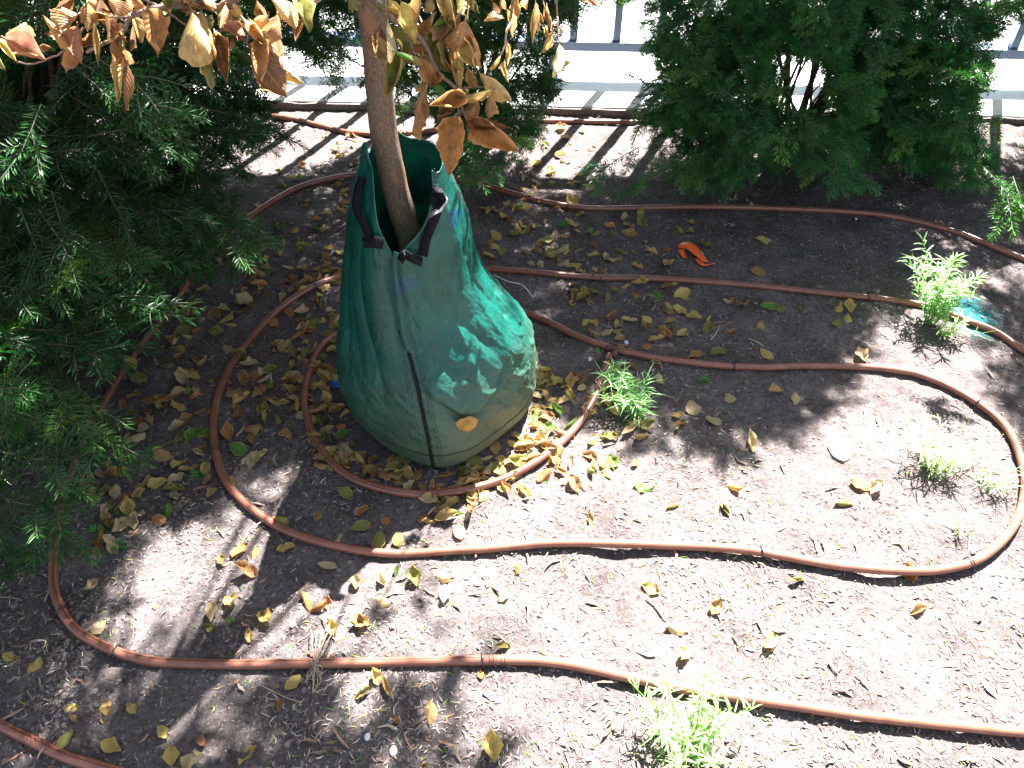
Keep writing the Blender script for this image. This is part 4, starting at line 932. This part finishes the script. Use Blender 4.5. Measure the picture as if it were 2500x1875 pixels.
# orange flagging tape scrap
def scrap(pts, wd, name, m, label, cat, dz=.01):
    g = np.array([gp(u, v, h) for u, v, h in pts]); Q = catmull(g, 8); n = len(Q); tw = np.linspace(0, 2.2, n)
    Wd = np.stack((np.sin(tw) * .4 + .2, np.cos(tw * .7), .35 * np.sin(tw * 2)), 1)
    V, Fq, uv = ribbon(Q, Wd, wd, .0004); o = mesh_obj(name, V, Fq, m, None, None, uv, loc=tuple(g[0])); tag(o, label, cat); return o
a = MB()
for pts, wd in (([(1658, 605, .010), (1680, 615, .022), (1705, 632, .016), (1722, 645, .01)], .030), ([(1700, 635, .008), (1715, 652, .010), (1745, 650, .012)], .014), ([(1660, 612, .006), (1672, 632, .004)], .02)):
    g = np.array([gp(u, v, h) for u, v, h in pts]); Q = catmull(g, 8); tw = np.linspace(0, 1.8, len(Q)); Wd = np.stack((.3 + np.sin(tw) * .4, np.cos(tw * .5), .3 * np.sin(tw * 3)), 1); V, Fq, uv = ribbon(Q, Wd, wd, .0004); a.add(V, Fq, uv=uv)
tag(a.build('flagging_tape', 'orange', loc=tuple(gp(1690, 625))), 'crumpled scrap of bright orange tape on the dark soil behind the middle hose', 'tape')

# ------------------------------------------------------------------ weeds
def blade(mb, base, d, l, w_, droop, tint, seg=5, lance=True):
    t = np.linspace(0, 1, seg + 1); up = np.array((0, 0, 1.)); side = np.cross(d, up); side /= np.linalg.norm(side) + 1e-9
    P_ = base + d * (t * l)[:, None] - up * (droop * l * t ** 2)[:, None]
    wv_ = w_ * (np.sin(math.pi * np.clip(t * .9 + .1, 0, 1)) if lance else (1 - t ** 2)); wv_[-1] = w_ * .03
    k = side * .9 + np.cross(side, d) * NR.uniform(-.4, .4)
    A = P_ - k * wv_[:, None] / 2; B = P_ + k * wv_[:, None] / 2; Mx = P_ + np.cross(side, d) * -w_ * .15
    V = np.stack((A, Mx, B), 1).reshape(-1, 3); i = np.arange(seg)[:, None] * 3; j = np.arange(2)[None]
    mb.add(V, np.stack((i + j, i + j + 1, i + 4 + j, i + 3 + j), -1).reshape(-1, 4), tint)
def weed(u, v, n, h, spread, label, wl=.004, col=(.13, .30, .05), stems=10, lean=(0, 0), ll=.03, pale=0.0):
    p = gp(u, v); root = empty('weed', tuple(p)); tag(root, label, 'weed'); mb = MB(); sm_ = MB()
    for k in range(stems):
        a = NR.uniform(0, 6.28); r_ = spread * NR.uniform(.2, 1); e = p + np.array((math.cos(a) * r_ + lean[0] * h, math.sin(a) * r_ + lean[1] * h, h * NR.uniform(.45, 1.0)))
        b0 = p + np.array((math.cos(a), math.sin(a), 0)) * .012; mid = (b0 + e) / 2 + np.array((0, 0, h * .18)); Q = catmull([b0, mid, e], 8); add_tube(sm_, Q, np.linspace(.0012, .0006, len(Q)), 5, tuple(np.array(col) * 1.2))
        for q in range(int(n / stems)):
            f = NR.uniform(.12, 1); c = Q[int(f * (len(Q) - 1))]; b = NR.uniform(0, 6.28); d = np.array((math.cos(b), math.sin(b), NR.uniform(.2, 1.3))); d /= np.linalg.norm(d)
            t = np.array(col) * NR.uniform(.7, 1.5) + np.array((.08, .07, .08)) + np.array((.12, .10, .04)) * NR.random() * .6 + pale * np.array((.2, .16, .1))
            blade(mb, c, d, ll * NR.uniform(.6, 1.6), wl * NR.uniform(.45, .95), NR.uniform(.1, .6), t)
    mb.build('blades', 'weed', root); sm_.build('stem', 'weed', root)
weed(2270, 790, 760, .20, .115, 'tall bushy leafy weed growing over the middle hose near the right edge', .0055, (.12, .30, .06), 20, (.05, .3), .036)
weed(1560, 1020, 380, .11, .095, 'bright green narrow-leaved weed right of the tee fitting, leaning towards the hose ring', .0036, (.08, .26, .04), 16, (-.45, .55), .045)
weed(2285, 1150, 380, .08, .12, 'pale sunlit weed on the soil inside the right-hand loop', .004, (.16, .27, .09), 16, (.2, .6), .034, .35)
weed(1670, 1830, 620, .10, .125, 'sunlit weed at the bottom edge, just below the front hose', .0048, (.13, .28, .05), 18, (.1, .4), .034, .15)
weed(2400, 1190, 90, .06, .06, 'small pale tuft spreading towards the right bend of the hose', .003, (.16, .26, .10), 8, (.7, .3), .04, .4)
weed(2350, 1310, 30, .03, .04, 'tiny pale green shoot low in the right-hand loop', .003, (.14, .25, .06), 5, (0, .3), .03, .3)
weed(2300, 820, 90, .05, .08, 'low spreading yellow-green shoot at the foot of the tall leafy weed', .004, (.17, .30, .05), 8, (.6, -.1), .035, .1)
def sprout(u, v, sz, label, col=(.06, .24, .035), n=30):
    p = gp(u, v, .004); mb = MB()
    for k in range(n):
        b = NR.uniform(0, 6.28); d = np.array((math.cos(b), math.sin(b), NR.uniform(.1, .9))); d /= np.linalg.norm(d)
        blade(mb, p + d * .003, d, sz * NR.uniform(.6, 1.1), .0026, NR.uniform(0, .4), np.array(col) * NR.uniform(.7, 1.5), 3)
    tag(mb.build('sprout', 'weed', loc=tuple(p)), label, 'seedling')
sprout(488, 1160, .028, 'bright green needle-leaved seedling beside the middle hose at the left')
sprout(1717, 930, .020, 'small bright seedling in a sun spot below the return loop')
sprout(1376, 552, .026, 'spiky green seedling right of the bag near the back hose')
sprout(372, 1105, .022, 'tiny green seedling right of the left hose run'); sprout(237, 1300, .024, 'dark green yew sprig lying on the soil inside the left bend')
sprout(290, 1335, .024, 'yew sprig lying on pale leaves inside the left bend'); sprout(1952, 625, .026, 'thin dark green seedling on the shaded soil under the right-hand bushes', (.04, .13, .04), 16)
sprout(300, 1250, .02, 'light green seedling among yellow leaves inside the left bend', (.12, .3, .04), 18)
# dead weed with roots across the front hose
p = gp(772, 1640, .02); mb = MB()
for k in range(34):
    a = NR.uniform(0, 6.28); d = np.array((math.cos(a) * .35, math.sin(a), 0)); e = p + d * NR.uniform(.02, .06); e[2] = gz(e[0], e[1]) + .004 + NR.uniform(0, .012)
    add_tube(mb, catmull([p + NR.normal(0, .003, 3), (p + e) / 2 + NR.normal(0, .006, 3), e], 5), .0007, 4)
for k in range(5): add_tube(mb, catmull([p, gp(768 + 6 * k, 1600, .02), gp(762 + 14 * k, 1545, .012)], 6), .0012, 4)
tag(mb.build('dead_weed', 'straw', loc=tuple(p)), 'dry uprooted weed with hair-like roots lying across the front hose', 'dead weed')
p = gp(680, 1700, .004); mb = MB(); add_tube(mb, catmull([gp(630, 1672, .004), gp(665, 1690, .008), gp(700, 1706, .004), gp(738, 1718, .006)], 6), .001, 5)
add_tube(mb, catmull([gp(665, 1690, .006), gp(650, 1705, .004), gp(690, 1712, .006)], 6), .0007, 4); tag(mb.build('root_strand', 'straw', loc=tuple(p)), 'thin pale root strand on the soil left of the uprooted weed', 'root')

# ------------------------------------------------------------------ yew bushes
def spray_template(seed):
    r = np.random.default_rng(seed); V = []; C = []; tw = []
    Ls = r.uniform(.11, .17); main = catmull([(0, 0, 0), (r.uniform(-.01, .01), Ls * .5, r.uniform(.0, .012)), (r.uniform(-.02, .02), Ls, r.uniform(-.02, .005))], 10)
    shoots = [(main, 1.0)]
    for k in range(r.integers(5, 8)):
        f = r.uniform(.1, .85); b = main[int(f * (len(main) - 1))]; sgn = 1 if k % 2 else -1; a = r.uniform(.6, 1.0); l = r.uniform(.045, .085) * (1.15 - .5 * f)
        d = np.array((sgn * math.sin(a), math.cos(a), r.uniform(-.15, .25))); sh = catmull([b, b + d * l * .5, b + d * l + np.array((0, l * .12, -l * .1))], 6); shoots.append((sh, .9))
    for sh, sc in shoots:
        seg = np.linalg.norm(np.diff(sh, axis=0), axis=1); Lt = seg.sum(); n = int(Lt / .0028); cs = np.concatenate(([0], np.cumsum(seg)))
        T = np.gradient(sh, axis=0); T /= np.linalg.norm(T, axis=1)[:, None]
        for q in range(n):
            f = (q + .5) / n; pt = np.array([np.interp(f * Lt, cs, sh[:, m]) for m in range(3)]); t = np.array([np.interp(f * Lt, cs, T[:, m]) for m in range(3)]); t /= np.linalg.norm(t)
            side = np.cross(t, (0, 0, 1)); side /= np.linalg.norm(side); upv = np.cross(side, t); sg = 1 if q % 2 else -1
            roll = r.normal(0, .62) + .22; ang = math.radians(62 - 36 * f ** 3) + r.normal(0, .1)
            if f > .93: roll = r.uniform(-1.5, 1.5)
            d = t * math.cos(ang) + (side * sg * math.cos(roll) + upv * math.sin(roll)) * math.sin(ang)
            ln = .0255 * sc * (1 - .35 * max(0, f - .75) / .25) * r.uniform(.85, 1.12) * (.7 + .3 * min(1, f * 5)); w2 = .0015
            wd = np.cross(d, upv); wd /= np.linalg.norm(wd) + 1e-9; mid = pt + d * ln * .5 + upv * ln * .03; tip = pt + d * ln - upv * ln * .05
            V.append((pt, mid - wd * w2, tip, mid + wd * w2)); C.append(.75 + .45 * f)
        tw.append(sh)
    V = np.array(V).reshape(-1, 3); n = len(V) // 4; Fq = np.arange(n * 4).reshape(-1, 4); Cn = np.repeat(C, 4)
    mbx = MB()
    for k, sh in enumerate(tw): v_, f_, _ = tube(sh[::3] if len(sh) > 6 else sh, .0011 if k else .0014, 4, False); mbx.add(v_, f_)
    return V, Fq, Cn, np.concatenate(mbx.V), np.concatenate(mbx.G[4])
ST_ = [spray_template(100 + k) for k in range(8)]
def bush(name, label, base, lobes, n, poly, seed, holes=(),  extra=(), tone=(1, 1, 1), stems=9, near_=.0, sc=1.0, shrink=0, shellp=.45):
    r = np.random.default_rng(seed); root = empty(name, base); tag(root, label, 'bush', 'dark green yew bushes round the bed'); pts = []; dirs = []
    vol = np.array([l[1][0] * l[1][1] * l[1][2] for l in lobes]); pv = vol ** .7 / (vol ** .7).sum()
    while len(pts) < n:
        k = r.choice(len(lobes), p=pv); c, rd = lobes[k]; d = r.normal(0, 1, 3); d /= np.linalg.norm(d)
        q = r.uniform(.3, 1.0) ** shellp; p = np.array(c) + d * np.array(rd) * q * (1 + .22 * (vn(d[0] * 4 + seed, d[1] * 4 + d[2] * 3, 9) - .5))
        if p[2] < .05: continue
        if vn(p[0] * 6 + 3 * p[2], p[1] * 6 + p[2] * 7, seed) < .24: continue
        u, v, dc = proj(p)
        if dc < .95: continue
        if v > -350:
            g = NR.normal(0, 10, 2)
            if not inpoly(u + g[0], v + g[1], poly)[0]: continue
            if any(inpoly(u, v, h)[0] for h in holes): continue
        out = d * .9 + np.array((0, 0, -.25)) + r.normal(0, .42, 3); pts.append(p); dirs.append(out)
    for (u, v, dc, au, av) in extra:
        p = dp(u, v, dc); q = dp(u + au, v + av, dc - .02); pts.append(p); dirs.append((q - p) * 50 / np.linalg.norm(q - p))
    VV = []; FF = []; CC = []; TV = []; TF = []; nv_ = 0; nt_ = 0
    for p, d in zip(pts, dirs):
        V, Fq, Cn, tv, tf = ST_[r.integers(8)]; y = np.array(d) / np.linalg.norm(d); up = np.array((r.normal(0, .35), r.normal(0, .35), 1.)); x = np.cross(y, up); x /= np.linalg.norm(x); z = np.cross(x, y)
        B = np.stack((x, y, z)) * (sc * r.uniform(.8, 1.15)); o = p - y * .09
        hue = r.random(); c = np.array((.009, .066, .010)) * (1 - hue) + np.array((.024, .092, .008)) * hue
        if r.random() < .10: c = np.array((.075, .15, .018))
        c = c * r.uniform(.75, 1.3) * np.array(tone)
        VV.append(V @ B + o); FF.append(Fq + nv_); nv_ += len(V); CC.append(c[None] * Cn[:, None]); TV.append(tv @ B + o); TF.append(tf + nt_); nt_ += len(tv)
    mesh_obj('foliage', np.concatenate(VV), np.concatenate(FF), 'yew', root, np.concatenate(CC), None, False)
    mesh_obj('shoots', np.concatenate(TV), np.concatenate(TF), 'yewshoot', root)
    pts = np.array(pts); mb = MB()
    for k in range(stems * 5):
        e = pts[r.integers(len(pts))]; b = np.array(base) + np.array((r.normal(0, .05), r.normal(0, .05), 0)); m1 = b * .6 + e * .4 + np.array((0, 0, .12 * e[2])); Q = catmull([b, m1, e], 8)
        add_tube(mb, Q, np.linspace(.010 if k < stems else .006, .002, len(Q)), 6)
    mb.build('branches', 'yewbark', root); return root
PL = [(-900, -600), (760, -600), (720, -100), (700, 0), (670, 110), (640, 200), (650, 265), (650, 310), (620, 345), (570, 390), (510, 420), (545, 480), (560, 560), (555, 610), (500, 630), (430, 610), (360, 650), (335, 740), (260, 790),
      (215, 860), (170, 920), (175, 1010), (165, 1070), (100, 1130), (60, 1220), (20, 1300), (-20, 1360), (-60, 1400), (-900, 1700)]
bush('yew_bush', 'large dark yew bush filling the left side', (-1.35, 1.75, 0), [((-1.5, 2.05, .75), (1.05, 1.0, 1.15)), ((-1.3, 1.25, .40), (.62, .65, .50)), ((-1.05, 2.2, .35), (.55, .6, .45)), ((-1.1, 1.6, 1.0), (.6, .6, .6)), ((-1.1, 2.3, 1.9), (.7, .5, .6)), ((-2.2, 2.9, .85), (.8, .5, .8))], 3900, PL, 1, sc=1.12, tone=(.62, .70, .72),
     extra=[(330, 740, 1.42, 60, 20), (600, 300, 1.9, 60, 10), (590, 560, 1.75, 20, 40), (180, 1000, 1.4, 50, 60), (170, 1090, 1.4, 50, 50), (560, 600, 1.75, 60, 15), (590, 560, 1.75, 30, 60), (130, 1240, 1.35, 10, 60), (230, 1030, 1.42, 30, 70), (30, 950, 1.2, 25, -10), (5, 1340, 1.25, 10, 30), (60, 1230, 1.3, 60, 20), (200, 860, 1.4, 90, 20), (280, 640, 1.5, 80, 60), (100, 1120, 1.3, 60, 10)])
PC = [(600, -600), (1700, -600), (1560, -80), (1530, 0), (1440, 20), (1400, 40), (1350, 90), (1335, 130), (1335, 210), (1290, 240), (1300, 290), (1310, 330), (1270, 390), (1215, 370), (1180, 330), (1165, 400), (1160, 450), (1120, 455), (1110, 380), (1060, 290), (960, 290),
      (900, 240), (820, 170), (780, 190), (740, 120), (690, 130), (640, 60)]
bush('yew_bush', 'yew bush behind the trunk and the brown leaves, hanging over the kerb', (-.15, 3.0, 0), [((-.25, 2.95, 1.15), (.75, .42, 1.05)), ((.0, 2.7, .45), (.30, .35, .35)), ((-.6, 2.7, 1.4), (.6, .4, .6)), ((-.35, 2.9, 1.9), (.5, .38, .4)), ((-.95, 2.85, .75), (.5, .34, .45))], 3000, PC, 2,
     extra=[(1150, 340, 1.95, 0, 60), (1140, 400, 1.95, 10, 60), (1165, 420, 2.0, -10, 50), (1290, 300, 2.3, 60, -5), (1260, 350, 2.3, 50, 20), (1300, 200, 2.4, 50, 0), (810, 210, 2.2, 15, 40), (830, 150, 2.3, 10, 50)])
PR = [(1530, -600), (3100, -600), (2700, -100), (2560, 0), (2460, 40), (2400, 100), (2390, 180), (2370, 280), (2400, 350), (2395, 430), (2330, 410), (2270, 450), (2200, 385), (2110, 400), (2085, 470), (2040, 420), (1960, 385), (1880, 395), (1800, 410), (1770, 440),
      (1700, 440), (1640, 465), (1560, 480), (1470, 470), (1510, 410), (1510, 330), (1560, 260), (1560, 200), (1580, 150), (1580, 80), (1560, 20)]
HR_ = [[(1880, 130), (2030, 125), (2055, 290), (1900, 300)]]
bush('yew_bush', 'wide yew bush at the upper right with a small see-through gap', (1.1, 2.9, 0), [((.95, 2.85, .78), (.62, .42, .78)), ((1.05, 2.9, 1.45), (.45, .36, .45)), ((1.55, 2.85, .45), (.60, .42, .50)), ((.85, 2.6, .35), (.40, .40, .32)), ((1.6, 2.6, .35), (.42, .40, .30)), ((2.0, 2.75, .42), (.38, .38, .42))], 3100, PR, 3, HR_,
     extra=[(1530, 470, 2.1, -70, 40), (1580, 440, 2.1, -60, 50), (1500, 400, 2.15, -60, 40), (2050, 430, 2.2, 20, 60), (2080, 430, 2.2, 10, 60), (1580, 260, 2.3, -70, 10), (1570, 200, 2.3, -60, -40), (1580, 60, 2.5, -80, -20), (1600, 20, 2.5, -90, 0)], tone=(1.1, 1.35, 1.9))
PF = [(2440, -600), (3400, -600), (3400, 600), (2520, 560), (2455, 530), (2470, 470), (2560, 430), (2560, 300), (2440, 260), (2440, 120), (2480, 60), (2440, 0)]
bush('yew_bush', 'bright sunlit yew bush cut by the right edge of the picture', (2.45, 2.4, 0), [((2.4, 2.5, .50), (.5, .45, .50)), ((2.5, 3.0, .5), (.45, .4, .5)), ((2.3, 2.6, 1.2), (.38, .3, .45)), ((2.22, 3.0, .72), (.32, .25, .36)), ((2.06, 2.83, 1.6), (.18, .28, .36))], 1500, PF, 4, extra=[(2455, 470, 2.0, 35, 40), (2450, 500, 2.0, 10, 40), (2490, 500, 2.0, 10, 40)], tone=(2.2, 1.6, 1.0))  # last lobe unseen above the frame, added to shade the right edge

for o in bpy.data.objects:
    if '_o' in o: del o['_o']
